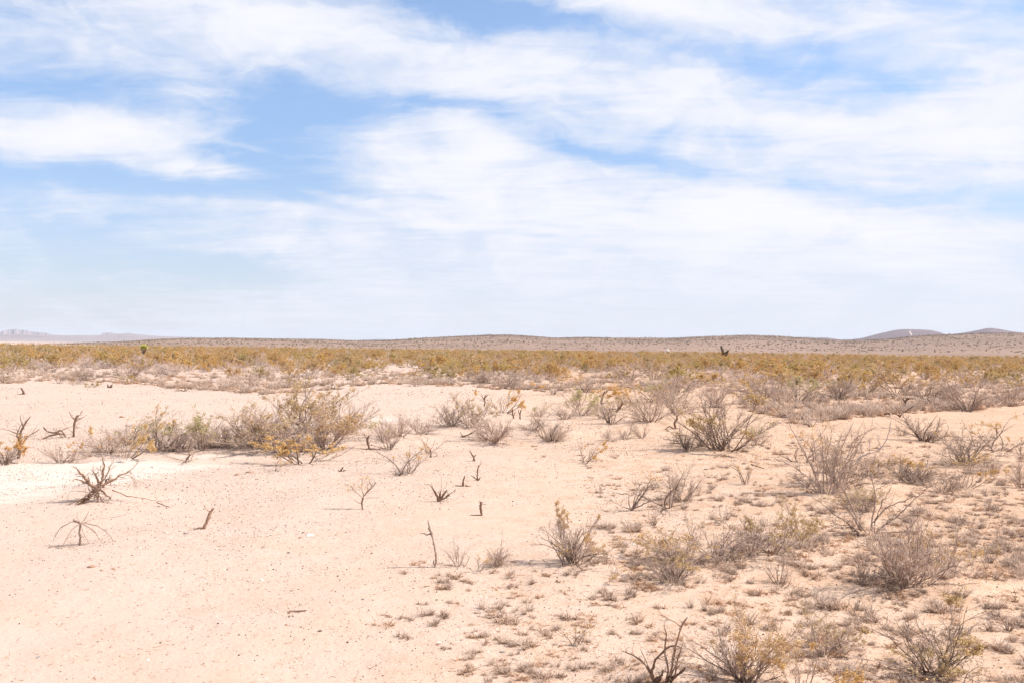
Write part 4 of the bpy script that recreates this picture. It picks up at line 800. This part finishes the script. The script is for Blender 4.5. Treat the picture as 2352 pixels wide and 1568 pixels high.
 ('grey', 250, 1040, 110, 50, 'straw grey bush among the rusty golden ones'),
 ('greygold', 610, 1014, 110, 84, 'gold flecked bush in the left shoulder of the big thicket'),
 ('grey', 498, 1030, 70, 60, 'pale grey bush touching the right of the grey green one'),
 ('greygreen', 350, 1012, 80, 66, 'pale green bush behind the high orange spray'),
 ('grey', 1225, 985, 90, 40, 'low grey bush left of the dark stemmed open one, farther back'),
 ('open', 1345, 900, 50, 34, 'dark crooked twigs at the top of the crooked golden bush'),
 ('grey', 570, 890, 70, 40, 'pale grey bush at the front edge of the left scrub'),
 ('grey', 295, 866, 80, 36, 'dark footed grey bush in the front row of the left scrub'),
 ('grey', 195, 874, 60, 34, 'small brown grey bush in the front row of the far left scrub'),
 ('open', 136, 880, 30, 24, 'tiny dark fan of twigs on the far left sand'),
 ('open', 10, 878, 34, 26, 'tiny dark fan of twigs at the left frame edge'),
]
names = {'creosote': 'creosote_bush', 'rust': 'creosote_bush', 'grey': 'bare_bush', 'greygold': 'half_bare_bush', 'greygreen': 'half_bare_bush', 'open': 'open_bare_bush', 'sapling': 'sapling'}
BUSHES += [('grey', 2480, 1100, 120, 80, 'grey bush just outside the right frame edge by the feathery one'), ('creosote', 2560, 1230, 150, 110, 'golden bush outside the frame on the right, middle row'), ('open', 2450, 1420, 130, 110, 'bare bush outside the frame low on the right'),
 ('grey', 2640, 1400, 160, 120, 'grey bush farther outside the frame low on the right'), ('greygold', 2620, 1040, 110, 70, 'gold flecked bush outside the frame on the right, back row'), ('creosote', 2760, 1180, 150, 110, 'golden bush farthest outside the frame on the right'), ('grey', -90, 1050, 110, 70, 'grey bush just outside the left frame edge'), ('rust', -190, 1030, 90, 60, 'golden bush outside the left frame edge')]
cnt = {}
for (k_, x, y, w_, h_, lab) in BUSHES:
    i = cnt.get(k_, 0); cnt[k_] = i + 1
    place(k_, x, y, w_, h_, lab, name=names[k_], var=i)

# ------------------------------------------------------------------ low tufts of dead grass and scrubby weeds
def tuft_geo(seed, n=110, spread=1.0, h=0.10, rad=0.05, width=0.0022, curl=0.35):
    g_ = np.random.default_rng(seed); a = g_.uniform(0, 6.28, n); r_ = rad * np.sqrt(g_.random(n))
    st = np.stack([np.cos(a) * r_, np.sin(a) * r_, np.full(n, -0.004)], 1)
    th = (r_ / rad * spread * 0.9 + g_.normal(0, .25, n)); a2 = a + g_.normal(0, .5, n)
    d_ = np.stack([np.sin(th) * np.cos(a2), np.sin(th) * np.sin(a2), np.abs(np.cos(th)) + .05], 1)
    P_, rr = grow(st, d_, h * g_.uniform(0.4, 1.25, n), 5, np.full(n, width), np.full(n, width * 0.4), curl, -0.04, g_)
    return [(P_, rr, g_.uniform(0, 1, n))]
TUFTS = []
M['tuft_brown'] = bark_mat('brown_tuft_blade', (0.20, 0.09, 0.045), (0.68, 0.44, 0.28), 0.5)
for i in range(12):
    kind = ['grey', 'brown', 'curled', 'straw'][i % 4]; g_ = np.random.default_rng(i + 40)
    bt = []
    for c_ in range(int(g_.integers(2, 6))):          # a few little crowns side by side
        ba = tuft_geo(500 + i * 7 + c_, n=[26, 16, 18, 24][i % 4], spread=[1.3, 1.5, 1.8, .8][i % 4], h=[.10, .075, .07, .15][i % 4] * g_.uniform(.5, 1.2), rad=.022, curl=[.4, .5, .9, .22][i % 4], width=.0034)[0]
        ba[0][..., :2] += g_.normal(0, .045, 2) * (1.0, .8)
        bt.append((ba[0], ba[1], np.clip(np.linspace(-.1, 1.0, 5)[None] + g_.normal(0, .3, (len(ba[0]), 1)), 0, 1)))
    th = tubes(bt)
    mt = {'grey': 'tuft', 'brown': 'tuft_brown', 'curled': 'tuft_brown', 'straw': 'straw'}[kind]
    TUFTS.append((kind, mesh_from('tuft', th[0], th[1], 4, M[mt], th[2])))

def spots(n, dens, box, g_):
    """points on the sand thinned by a density map given over the photographed ground"""
    out = []
    (x0, x1, y0, y1) = box
    while len(out) < n:
        px, py = g_.uniform(x0, x1), g_.uniform(y0, y1)
        # even over the ground rather than over the picture
        if g_.random() < dens(px, py): out.append((px, py))
    return out
def tuft_density(x, y):
    q = vnoise(np.array(x / 70), np.array(y / 28)) + .5 * vnoise(np.array(x / 25), np.array(y / 12)); d_ = 0
    if y > 1290 and x > 880 + max(0, (y - 1450)) * 1.6: d_ = 0.12 + 0.08 * min(1, (x - 880) / 900)
    if x > 1640 and y > 1000: d_ = max(d_, 0.5 if y < 1330 else .26)
    if x > 1350 and 1020 < y <= 1290: d_ = max(d_, 0.22)
    if x > 2020 and 1030 < y < 1320: d_ = 1.0
    if x > 1180 and 975 < y < 1060 and x < 1900: d_ = max(d_, .12)
    if x > 1600 and 940 < y < 1000: d_ = 0
    if 1150 < x < 1420 and 1330 < y: d_ *= 1.1
    return float(max(0, d_ * (1 + 2.6 * q)))
gt = np.random.default_rng(77)
tp = spots(2100, tuft_density, (860, 2400, 985, 1600), gt)
tp_out = spots(900, tuft_density, (2400, 3300, 985, 1600), gt)
tw = sorted([(at(x, y), x, y) for x, y in tp], key=lambda q: math.hypot(q[0][0], q[0][1]))
LM = [(1522, 1562, 'bottom dead clump'), (1702, 1562, 'large pale bottom bush'), (1890, 1502, 'dusty gold bush'), (2152, 1546, 'open corner bush'), (2078, 1342, 'fullest grey bush'), (1788, 1342, 'bare golden stems'),
      (1548, 1332, 'bush with bowed stems'), (1650, 1286, 'broad dark twigged bush'), (1410, 1322, 'low yellow bush'), (1312, 1290, 'thin stemmed yellow bush'), (1138, 1300, 'dark tufted shrublet'), (1000, 1302, 'tall dead stick'), (1322, 1482, 'thread thin seedling'),
      (1450, 1172, 'dead V shaped shrub'), (1562, 1150, 'upright twiggy bush'), (1904, 1127, 'tallest bare bush'), (2012, 1232, 'sprawling dead bush'), (2104, 1110, 'thick limbed bush'), (2168, 1132, 'low dark bush'), (2218, 1060, 'round brown bush'), (2292, 1036, 'loose golden bush'), (1715, 1112, 'yellow topped sapling'),
      (1664, 1026, 'vase shaped bush'), (1340, 1058, 'orange crowned bush'), (1155, 1493, 'grey stone'), (2270, 1290, 'tan grassy clump'), (2345, 1120, 'feathery edge bush'), (1842, 1240, 'leaning golden bush')]
LMW = [(at(a, b_), c_) for a, b_, c_ in LM]
def relation(p):
    d_, (q, nm) = min(((math.hypot(p[0] - q[0][0], p[1] - q[0][1]), q) for q in LMW), key=lambda v: v[0])
    dx_, dy_ = p[0] - q[0], p[1] - q[1]
    far = '' if d_ < 0.9 else ('a bit ' if d_ < 1.8 else 'well ')
    if abs(dx_) > abs(dy_): r_ = f'{far}right of' if dx_ > 0 else f'{far}left of'
    else: r_ = f'{far}behind' if dy_ > 0 else f'{far}before'
    return f'{r_} the {nm}'
TL = {'grey': 'ashy grey', 'brown': 'brown', 'curled': 'curled brown', 'straw': 'straw coloured'}
for i, (p, x, y) in enumerate(tw[:295]):
    v = int(gt.integers(12)); kd, me = TUFTS[v]; s_ = (0.30 + 0.5 * gt.random() ** 1.6) * (1.15 if x > 1900 else 1.0)
    o = link('dry_tuft', me); o.location = (p[0], p[1], p[2]); o.rotation_euler = (0, 0, gt.uniform(0, 6.28)); o.scale = (s_, s_, s_ * gt.uniform(.7, 1.1))
    tag(o, f"{'large' if s_ > .58 else 'small' if s_ < .40 else 'middling'} {TL[kd]} tuft {relation(p)}", 'dry tuft', 'dry tufts scattered over the foreground sand')

def scatter(name, parts, P_, rot, scl, idx, label, cat):
    """one mass of plants too many to count, laid out with geometry nodes"""
    me = bpy.data.meshes.new(name); me.vertices.add(len(P_)); me.vertices.foreach_set('co', np.asarray(P_, np.float32).ravel())
    for nm, ty, arr in (('rz', 'FLOAT', rot), ('sc', 'FLOAT_VECTOR', scl), ('ix', 'INT', idx)):
        a = me.attributes.new(nm, ty, 'POINT')
        a.data.foreach_set('vector' if ty == 'FLOAT_VECTOR' else 'value', np.asarray(arr, np.int32 if ty == 'INT' else np.float32).ravel())
    o = link(name, me)
    ng = bpy.data.node_groups.new(name, 'GeometryNodeTree'); ng.interface.new_socket('Geometry', in_out='INPUT', socket_type='NodeSocketGeometry'); ng.interface.new_socket('Geometry', in_out='OUTPUT', socket_type='NodeSocketGeometry')
    N = ng.nodes; L = ng.links; gi = N.new('NodeGroupInput'); go = N.new('NodeGroupOutput')
    top = N.new('GeometryNodeJoinGeometry')
    for objs in reversed(parts):
        j = N.new('GeometryNodeJoinGeometry')
        for ob in objs:
            oi = N.new('GeometryNodeObjectInfo'); oi.inputs[0].default_value = ob; L.new(oi.outputs['Geometry'], j.inputs[0])
        gti = N.new('GeometryNodeGeometryToInstance'); L.new(j.outputs[0], gti.inputs[0]); L.new(gti.outputs[0], top.inputs[0])
    iop = N.new('GeometryNodeInstanceOnPoints'); iop.inputs['Pick Instance'].default_value = True
    L.new(gi.outputs[0], iop.inputs['Points']); L.new(top.outputs[0], iop.inputs['Instance'])
    def attr(nm, ty):
        n = N.new('GeometryNodeInputNamedAttribute'); n.data_type = ty; n.inputs[0].default_value = nm
        return [q for q in n.outputs if q.enabled][0]
    L.new(attr('ix', 'INT'), iop.inputs['Instance Index'])
    cx = N.new('ShaderNodeCombineXYZ'); L.new(attr('rz', 'FLOAT'), cx.inputs[2]); L.new(cx.outputs[0], iop.inputs['Rotation']); L.new(attr('sc', 'FLOAT_VECTOR'), iop.inputs['Scale'])
    L.new(iop.outputs[0], go.inputs[0])
    md = o.modifiers.new('scatter', 'NODES'); md.node_group = ng
    tag(o, label, cat, kind='stuff'); return o
first_tuft = {}
for o in C.objects:
    if o.name.startswith('dry_tuft'): first_tuft.setdefault(o.data.name, o)
tl = [[o] for o in first_tuft.values()]
rest = tw[295:] + [(at(x, y), x, y) for x, y in tp_out]; n = len(rest)
s_ = .4 + .75 * gt.random(n) ** 1.5
scatter('dry_weeds', tl, [q[0] for q in rest], gt.uniform(0, 6.28, n), np.stack([s_, s_, s_ * gt.uniform(.6, 1.1, n)], 1), gt.integers(0, len(tl), n), 'mass of small dry weeds thinning out over the right hand sand', 'dry weeds')

# ------------------------------------------------------------------ the scrub plain: creosote and bare bushes up to the hills
gb = np.random.default_rng(404)
def front_y(x):     # where the scrub begins, read along the picture
    return np.interp(x, [-600, 0, 150, 280, 420, 600, 780, 900, 1050, 1250, 1400, 1600, 1680, 1720, 1850, 2000, 2200, 2352, 2900], [864, 864, 858, 862, 872, 882, 872, 866, 868, 878, 878, 876, 882, 910, 930, 922, 908, 904, 904])
XS = np.linspace(-700, 3000, 120); FD = np.array([np.linalg.norm(at(x, float(front_y(x)))[:2]) for x in XS]); FA = np.array([math.atan2(ray(x, 900)[0], ray(x, 900)[1]) for x in XS])
n = 31000
az_ = gb.uniform(R(-40), R(40), n); r_ = np.sqrt(gb.uniform(38 ** 2, 400 ** 2, n))
fd = np.interp(az_, FA, FD) * (0.97 + 0.16 * vnoise(az_ * 60, az_ * 0 + 3) + 0.08 * vnoise(az_ * 190, az_ * 0 + 7))
X, Y = r_ * np.sin(az_), r_ * np.cos(az_)
clump = vnoise(X / 5.5, Y / 9) + 0.5 * vnoise(X / 2.2 + 8, Y / 3)
edge = np.clip((r_ - fd) / 26, 0, 1)
lone = (r_ > fd * 0.74) & (r_ <= fd) & (gb.random(n) < 0.07 + 0.25 * np.clip(clump, 0, 1) * ((r_ / fd - .74) / .26))
keep = lone | (r_ > fd) & (gb.random(n) < np.where(r_ < 140, 0.66, 0.55) * np.clip(0.10 + edge * 0.62 + clump * 1.3, 0, 1))
X, Y, r_, fd, az_ = X[keep], Y[keep], r_[keep], fd[keep], az_[keep]
o_ = np.argsort(r_); X, Y, r_, fd, az_ = X[o_], Y[o_], r_[o_], fd[o_], az_[o_]; n = len(X)
grey = gb.random(n) < np.clip(0.42 - (r_ - fd) / 160 + 0.8 * vnoise(X / 14, Y / 20) , 0.28, 0.80)
wd = 1.1 + 1.7 * gb.random(n) ** 1.3; ht = wd * gb.uniform(0.40, 0.72, n) * np.where(grey, .9, 1.05); ht = np.minimum(ht, 1.65)
ht *= 0.8 + 0.2 * np.clip((r_ - fd) / 20, 0, 1); q_ = np.where(r_ < fd, gb.uniform(.3, .7, n), 1); wd *= q_; ht *= q_
Z = zt(X, Y) - 0.02; vi = gb.integers(0, 99, n)
WORLD_LM = [(-9999, 'left frame edge'), (20, 'cliffed mesa'), (170, 'gap between mesas'), (235, 'small flat mesa'), (330, 'lime green yucca'), (420, 'low ridge start'), (560, 'long low ridge'), (760, 'hill saddle'), (930, 'highest swell flank'), (1090, 'highest swell crest'),
            (1240, 'dip between swells'), (1330, 'first low swell'), (1440, 'second low swell'), (1560, 'white boulder'), (1640, 'dark two headed yucca'), (1740, 'broad tan swell'), (1860, 'small twin hill'), (1990, 'dome hill edge'), (2070, 'dome hill track'), (2160, 'dome hill gap'), (2240, 'pointed hill')]
def band_where(p):
    d_ = np.array([p[0], p[1], p[2] - H]); zc = d_ @ fw; px = 1176 + FPX * (d_ @ rt) / zc
    return [nm for x0, nm in WORLD_LM if px >= x0][-1]
n_g = n_b = 0; rest = {True: [], False: []}
for i in range(n):
    gr = bool(grey[i]); fam = V_['far_grey'] if gr else V_['far_gold']; vv = fam[vi[i] % len(fam)]
    S = (wd[i] / vv['w'], wd[i] / vv['w'], ht[i] / vv['h'])
    if (n_g if gr else n_b) < 285 and abs(az_[i]) < R(28.5):
        e = empty(vv['kind'], (X[i], Y[i], Z[i]), gb.uniform(0, 6.28), S)
        for nm, me in vv['parts']: link(nm, me, e)
        dep = r_[i] - fd[i]; row = 'front' if dep < 7 else 'second row' if dep < 16 else 'inner' if dep < 30 else 'deep'
        sz = 'wide' if wd[i] > 2.1 else 'small' if wd[i] < 1.55 else 'middling'
        if gr: n_g += 1; tag(e, f'{sz} grey bare bush, {row} scrub, below {band_where((X[i], Y[i], Z[i]))}', 'bush', 'bare bushes of the distant scrub')
        else: n_b += 1; tag(e, f'{sz} golden bush, {row} scrub, below {band_where((X[i], Y[i], Z[i]))}', 'bush', 'creosote bushes of the distant scrub')
        vv.setdefault('objs', [c for c in e.children])
    else: rest[gr].append(i)
for gr, nm, lab in ((False, 'far_creosote_scrub', 'unbroken golden olive creosote scrub reaching to the foot of the hills'), (True, 'far_bare_scrub', 'grey leafless bushes mixed through the far scrub')):
    ii = np.array(rest[gr]); fam = [v for v in V_['far_grey' if gr else 'far_gold'] if 'objs' in v]
    k_ = vi[ii] % len(fam); W_ = np.array([v['w'] for v in fam])[k_]; H_ = np.array([v['h'] for v in fam])[k_]
    scatter(nm, [v['objs'] for v in fam], np.stack([X[ii], Y[ii], Z[ii]], 1), gb.uniform(0, 6.28, len(ii)), np.stack([wd[ii] / W_, wd[ii] / W_, ht[ii] / H_], 1), k_, lab, 'scrub')
print('band', n, n_g, n_b)

# dry grass and weeds between the first bushes
ng_ = 2600; a_ = gb.uniform(R(-31), R(31), ng_); r2 = np.interp(a_, FA, FD) + gb.exponential(18, ng_) - 14
s_ = gb.uniform(1.5, 3.6, ng_)
xx, yy = r2 * np.sin(a_), r2 * np.cos(a_)
scatter('far_dry_grass', tl, np.stack([xx, yy, zt(xx, yy)], 1), gb.uniform(0, 6.28, ng_), np.stack([s_, s_, s_], 1), gb.integers(0, len(tl), ng_), 'dry grass and weeds between the first bushes of the scrub', 'dry grass')

# ------------------------------------------------------------------ yuccas, pale flower stalks and the white boulder far off
def yucca(name, px, dist, hgt, heads, mat, label, hw=0.5, nbl=150):
    """heads: (dx, dz) centres of the leaf balls in metres"""
    d_ = ray(px, 800); a = math.atan2(d_[0], d_[1]); x, y = dist * math.sin(a), dist * math.cos(a); e = empty(name, (x, y, float(zt(x, y))))
    tag(e, label, 'yucca'); g_ = np.random.default_rng(int(px)); bt = []
    for (hx, hz) in heads:
        P_ = np.array([[[0, 0, 0], [hx * .3, 0, hz * .35], [hx * .8, 0, hz * .75], [hx, 0, hz]]], float); bt.append((P_, np.array([[.14, .12, .11, .1]]), .2))
        n_ = nbl; v = unit(g_.normal(0, 1, (n_, 3)) + (0, 0, .35)); st = np.tile([hx, 0, hz], (n_, 1)).astype(float)
        P2, r2_ = grow(st, v, hw * g_.uniform(.7, 1.1, n_), 4, np.full(n_, .022), np.full(n_, .006), .06, -.03, g_)
        th = tubes([(P2, r2_, g_.random(n_))], 3); link('leaf_head', mesh_from('leaf_head', th[0], th[1], 4, mat, th[2]), e)
    th = tubes(bt, 6); link('trunk', mesh_from('trunk', th[0], th[1], 4, M['bark_dark'], th[2]), e)
my = bark_mat('lime_yucca_leaf', (0.44, 0.43, 0.09), (0.74, 0.68, 0.22), 0.1)
mdk = bark_mat('dark_yucca_leaf', (0.035, 0.045, 0.022), (0.17, 0.15, 0.07), 0.1)
yucca('yucca', 330, 150, 2.4, [(-.3, 1.95), (.35, 1.95), (0, 2.05), (0, 1.7)], my, 'round lime green yucca poking above the scrub against the pale slope', .34, 150)
yucca('yucca', 1664, 175, 2.2, [(-.55, 2.95), (-.45, 2.6), (.6, 2.3), (.35, 2.05), (-.05, 1.9), (-.3, 2.25), (0, 1.5)], mdk, 'dark two headed yucca standing out of the scrub before the tan hills', .30, 110)
for (x, y, h_, lab, kk_) in [(201, 845, 26, 'pale dead flower stalk standing in the left scrub', 1), (233, 818, 18, 'short pale flower stalk below the small flat mesa', 2), (891, 850, 36, 'pale flower stalk rising from the middle scrub', 1), (2230, 902, 20, 'short pale flower stalk in the right scrub', 2), (1187, 868, 22, 'thin pale flower stalk left of the paired bushes', 2),
                      (16, 812, 14, 'tiny pale flower stalk at the far left of the scrub', 2)]:
    DW('flower_stalk', x, y, [([(0, 0), (.5, h_ * .5), (0, h_)], 1.1 / kk_, .5 / kk_, .8), ([(0, h_ * .7), (1.5, h_ * .85)], .4, .3, .8)], lab, 'flower stalk', mat='bark_pale', wob=.2)

# ------------------------------------------------------------------ stones
def rock_mesh(seed, sub=3, flat=0.6, ang=0.25):
    import bmesh
    bm = bmesh.new(); bmesh.ops.create_icosphere(bm, subdivisions=sub, radius=1); g_ = np.random.default_rng(seed)
    cuts = unit(g_.normal(0, 1, (9, 3))); hh = g_.uniform(.55, .9, 9)
    for v in bm.verts:
        p = np.array(v.co)
        for c_, h_ in zip(cuts, hh):
            d_ = p @ c_ - h_
            if d_ > 0: p = p - c_ * d_ * .92
        p = p * (1 + ang * .3 * float(vnoise(np.array(p[0] * 3 + seed), np.array(p[1] * 3 + p[2] * 2)))); p[2] *= flat; v.co = p
    me = bpy.data.meshes.new('stone'); bm.to_mesh(me); bm.free(); return me
def stone_mat(name, a, b_):
    m, t, b = principled(name, .9, .2); co = t.node('ShaderNodeTexCoord').outputs['Object']
    t.set(b.inputs['Base Color'], t.mix(t.mapr(t.noise(co, 2.2, 6, .7), .35, .7), a, b_))
    bp = t.node('ShaderNodeBump'); bp.inputs['Strength'].default_value = .5; bp.inputs['Distance'].default_value = .01; t.set(bp.inputs['Height'], t.noise(co, 9, 5, .7)); t.l.new(bp.outputs[0], b.inputs['Normal']); return m
MS = {'white': stone_mat('white_stone', (.80, .76, .70), (.62, .54, .47)), 'grey': stone_mat('grey_stone', (.24, .21, .20), (.38, .32, .29)), 'brown': stone_mat('brown_stone', (.30, .17, .11), (.45, .29, .20)), 'dark': stone_mat('dark_stone', (.12, .085, .075), (.24, .17, .14))}
for i, (x, y, w_, c_, lab) in enumerate([
  (712, 1229, 17, 'white', 'flat bright white stone on the lower left sand, brightest in view'), (427, 1225, 11, 'grey', 'smooth grey stone left of the curved snag'), (210, 1301, 15, 'brown', 'brown stone with a pale tip below the spider like dead shrub'),
  (234, 1309, 8, 'brown', 'small rusty stone just right of the brown one'), (260, 1306, 8, 'brown', 'rusty pebble pair beside the small rusty stone'), (1155, 1497, 14, 'grey', 'round grey stone on the bottom sand left of the thread thin seedling'), (735, 1449, 10, 'dark', 'dark roundish stone below the single wavy stick'),
  (658, 1434, 9, 'brown', 'small orange brown stone left of the dark roundish one'), (834, 1376, 9, 'grey', 'small upright grey stone left of the tufts'), (1009, 1476, 10, 'white', 'white pebble with a brown one beside it, near the bottom middle'), (1019, 1487, 9, 'brown', 'brown stone touching the white pebble near the bottom middle'),
  (1457, 1250, 13, 'white', 'flat pale stone on bare sand between the yellow bushes'), (1430, 1239, 5, 'brown', 'small brown stone upper left of the flat pale one'), (1622, 1078, 9, 'dark', 'dark flat stone on the sand left of the yellow topped sapling'), (663, 1269, 8, 'dark', 'dark stone left below the white one'),
  (690, 1234, 7, 'brown', 'small brown stone touching the left of the white one'), (601, 1332, 9, 'white', 'pale white stone low on the left sand'), (340, 1515, 8, 'white', 'small white stone on the smooth bottom left sand'), (88, 1509, 10, 'grey', 'flat grey stone near the lower left corner'), (143, 1432, 4, 'dark', 'tiny dark stone alone on the smooth sand'),
  (846, 1460, 5, 'dark', 'little dark stone right of the dark roundish one'), (1305, 962, 5, 'brown', 'brown stone at the edge of a sand mound under the grey bush'), (280, 958, 12, 'brown', 'flat tan stone on the far sand strip'), (487, 955, 9, 'brown', 'brown stone on the sand strip above the grey green bushes'),
  (1806, 958, 18, 'dark', 'dark lump of rock on the right sand strip'), (2076, 942, 6, 'dark', 'dark pebble under the club headed stump'), (1231, 1031, 9, 'brown', 'brown stone left of the orange crowned bush'), (858, 935, 5, 'dark', 'dark stone on the far sand above the white silt'),
  (1015, 900, 5, 'dark', 'dark stone on the far sand left of the forked prong'), (1086, 896, 5, 'dark', 'dark stone at the scrub edge above the paired bushes'), (573, 1085, 16, 'brown', 'flat orange crust slab beside the thin white streak of the wash'), (545, 1090, 12, 'brown', 'second flat orange crust slab, left of the larger one'), (1430, 1200, 10, 'brown', 'rusty stone below the dead V shaped shrub')]):
    p = at(x, y); s = mpp(p) * w_ / 2; me = rock_mesh(900 + i, flat=.55 if w_ < 14 else .42); me.materials.append(MS[c_])
    o = link('stone', me); o.location = (p[0], p[1], p[2] + s * .12); o.scale = (s * 1.15, s, s); o.rotation_euler = (0, 0, i * 1.7); tag(o, lab, 'stone')
# burrow mound and white boulder
p = at(2246, 940); s = mpp(p) * 15; me = rock_mesh(77, flat=.8); me.materials.append(MS['brown']); o = link('earth_mound', me); o.location = (p[0], p[1], p[2] + s * .25); o.scale = (s, s, s)
tag(o, 'rounded brown earth lump under the vase of grey stems', 'earth lump')
d_ = ray(1533, 804); r0_ = 560; a = math.atan2(d_[0], d_[1]); me = rock_mesh(78, flat=.8); me.materials.append(MS['white']); o = link('white_boulder', me); o.location = (r0_ * math.sin(a), r0_ * math.cos(a), 1.3); o.scale = (1.0, .8, 1.2)
tag(o, 'tiny bright white boulder at the foot of the hills beyond the scrub', 'boulder')

# grit: pebbles too many to count
def grit(n, seed, lo=6.8, hi=34, big=1.0):
    g_ = np.random.default_rng(seed); r_ = np.sqrt(g_.uniform(lo ** 2, hi ** 2, n)); r_ = np.where(g_.random(n) < .5, g_.uniform(lo, hi * .76, n), r_); a = g_.uniform(R(-36), R(36), n)
    X, Y = r_ * np.sin(a), r_ * np.cos(a); q = vnoise(X / 2.2, Y / 3.5) + .5 * vnoise(X / .7, Y / 1.1); k_ = g_.random(n) < np.clip(.42 + 1.5 * q + .5 * vnoise(X / 6, Y / 6), .03, 1) * np.clip((r_ - 6.5) / 6 + .16 + (X > 0) * .3, .14, 1); X, Y, r_ = X[k_], Y[k_], r_[k_]; n = len(X)
    s = 0.0028 + 0.0065 * g_.random(n) ** 9 + .0032 * g_.random(n); s *= (0.75 + r_ / 30) * big
    base = np.array([[1, 0, 0], [0, 1, 0], [-1, 0, 0], [0, -1, 0], [0, 0, .8], [0, 0, -.5]]); th = g_.uniform(0, 6.28, n); c_, s2 = np.cos(th), np.sin(th)
    B = base[None] * g_.uniform(.6, 1.4, (n, 6, 1)) ; x = B[..., 0] * c_[:, None] - B[..., 1] * s2[:, None]; y = B[..., 0] * s2[:, None] + B[..., 1] * c_[:, None]
    V = np.stack([x, y * 1.0, B[..., 2]], -1) * s[:, None, None] + np.stack([X, Y, zt(X, Y) + s * .35], 1)[:, None]
    F = np.array([[0, 1, 4], [1, 2, 4], [2, 3, 4], [3, 0, 4], [1, 0, 5], [2, 1, 5], [3, 2, 5], [0, 3, 5]])[None] + (np.arange(n) * 6)[:, None, None]
    return mesh_from('gravel', V.reshape(-1, 3), F.reshape(-1, 3), 3, None, np.repeat(g_.random(n), 6))
m, t, b = principled('grit_stone', .9, .2); at_ = t.node('ShaderNodeAttribute', attribute_name='tone'); r = t.node('ShaderNodeValToRGB'); t.set(r.inputs[0], at_.outputs['Fac']); r.color_ramp.interpolation = 'CONSTANT'
E_ = r.color_ramp.elements; E_[0].color = (.13, .085, .07, 1); E_[1].position = .3; E_[1].color = (.28, .17, .12, 1)
for po, co_ in ((.55, (.40, .27, .20)), (.75, (.50, .38, .30)), (.88, (.78, .72, .65))): e_ = E_.new(po); e_.color = (*co_, 1)
t.set(b.inputs['Base Color'], r.outputs[0]); me = grit(100000, 8); me.materials.append(m)
me2 = grit(45000, 18, 24, 80, 1.25); me2.materials.append(m); tag(link('far_gravel', me2), 'darker stones strewn over the far sand flats before the scrub', 'gravel', kind='stuff')
tag(link('gravel', me), 'fine gravel of dark and pale grains peppering the sand', 'gravel', kind='stuff')
# litter: bits of dead twig
def litter(n, seed):
    g_ = np.random.default_rng(seed); pts = spots(n, lambda x, y: .05 if x < 1100 and y > 1100 else max(.10, tuft_density(x, y) * 1.3), (-20, 2400, 985, 1600), g_)
    W = np.array([at(x, y) for x, y in pts]); a = g_.uniform(0, 6.28, n); d_ = np.stack([np.cos(a), np.sin(a), g_.uniform(0, .25, n)], 1)
    P_, rr = grow(W + (0, 0, .004), d_, g_.uniform(.012, .06, n) * np.where(g_.random(n) < .03, 3, 1), 4, np.full(n, .0022), np.full(n, .0012), .5, -.05, g_)
    P_[..., 2] = np.maximum(P_[..., 2], zt(P_[..., 0], P_[..., 1]) + .002); return tubes([(P_, rr, g_.random(n))], 3)
q = litter(14000, 9); tag(link('twig_litter', mesh_from('twig_litter', q[0], q[1], 4, M['tuft_brown'], q[2])), 'tiny broken twigs and dead leaves littering the sand', 'litter', kind='stuff')

# ------------------------------------------------------------------ thin desert haze
import bmesh
bm = bmesh.new(); bmesh.ops.create_cube(bm, size=1); hm = bpy.data.meshes.new('haze'); bm.to_mesh(hm); bm.free()
ho = link('haze', hm); ho.scale = (25000, 25000, 134); ho.location = (0, 0, 62)
m = bpy.data.materials.new('haze_air'); m.use_nodes = True; m.node_tree.nodes.clear()
pv = m.node_tree.nodes.new('ShaderNodeVolumePrincipled'); pv.inputs['Color'].default_value = (0.86, 0.90, 1.0, 1); pv.inputs['Density'].default_value = 8e-5; pv.inputs['Anisotropy'].default_value = 0.0
mo = m.node_tree.nodes.new('ShaderNodeOutputMaterial'); m.node_tree.links.new(pv.outputs[0], mo.inputs['Volume']); hm.materials.append(m)
tag(ho, 'thin pale desert haze softening the far hills', 'haze', kind='stuff')

# things that still read alike are told apart by their order across the picture
ORD = 'first second third fourth fifth sixth seventh eighth ninth tenth eleventh twelfth'.split(); NUM = 'one two three four five six seven eight nine ten eleven twelve'.split()
same = {}
for o in C.objects:
    if o.parent is None and o.get('category') and o.get('label'): same.setdefault(o['label'], []).append(o)
for lab, os_ in same.items():
    if len(os_) < 2: continue
    os_.sort(key=lambda o: math.atan2(o.location[0], o.location[1]))
    for k, o in enumerate(os_):
        if len(os_) == 2: o['label'] = lab + (', the left one' if k == 0 else ', the right one')
        elif k < 12 and len(os_) <= 12: o['label'] = lab + (f', leftmost of {NUM[len(os_)-1]}' if k == 0 else f', rightmost of {NUM[len(os_)-1]}' if k == len(os_) - 1 else f', {ORD[k]} of {NUM[len(os_)-1]} from left')
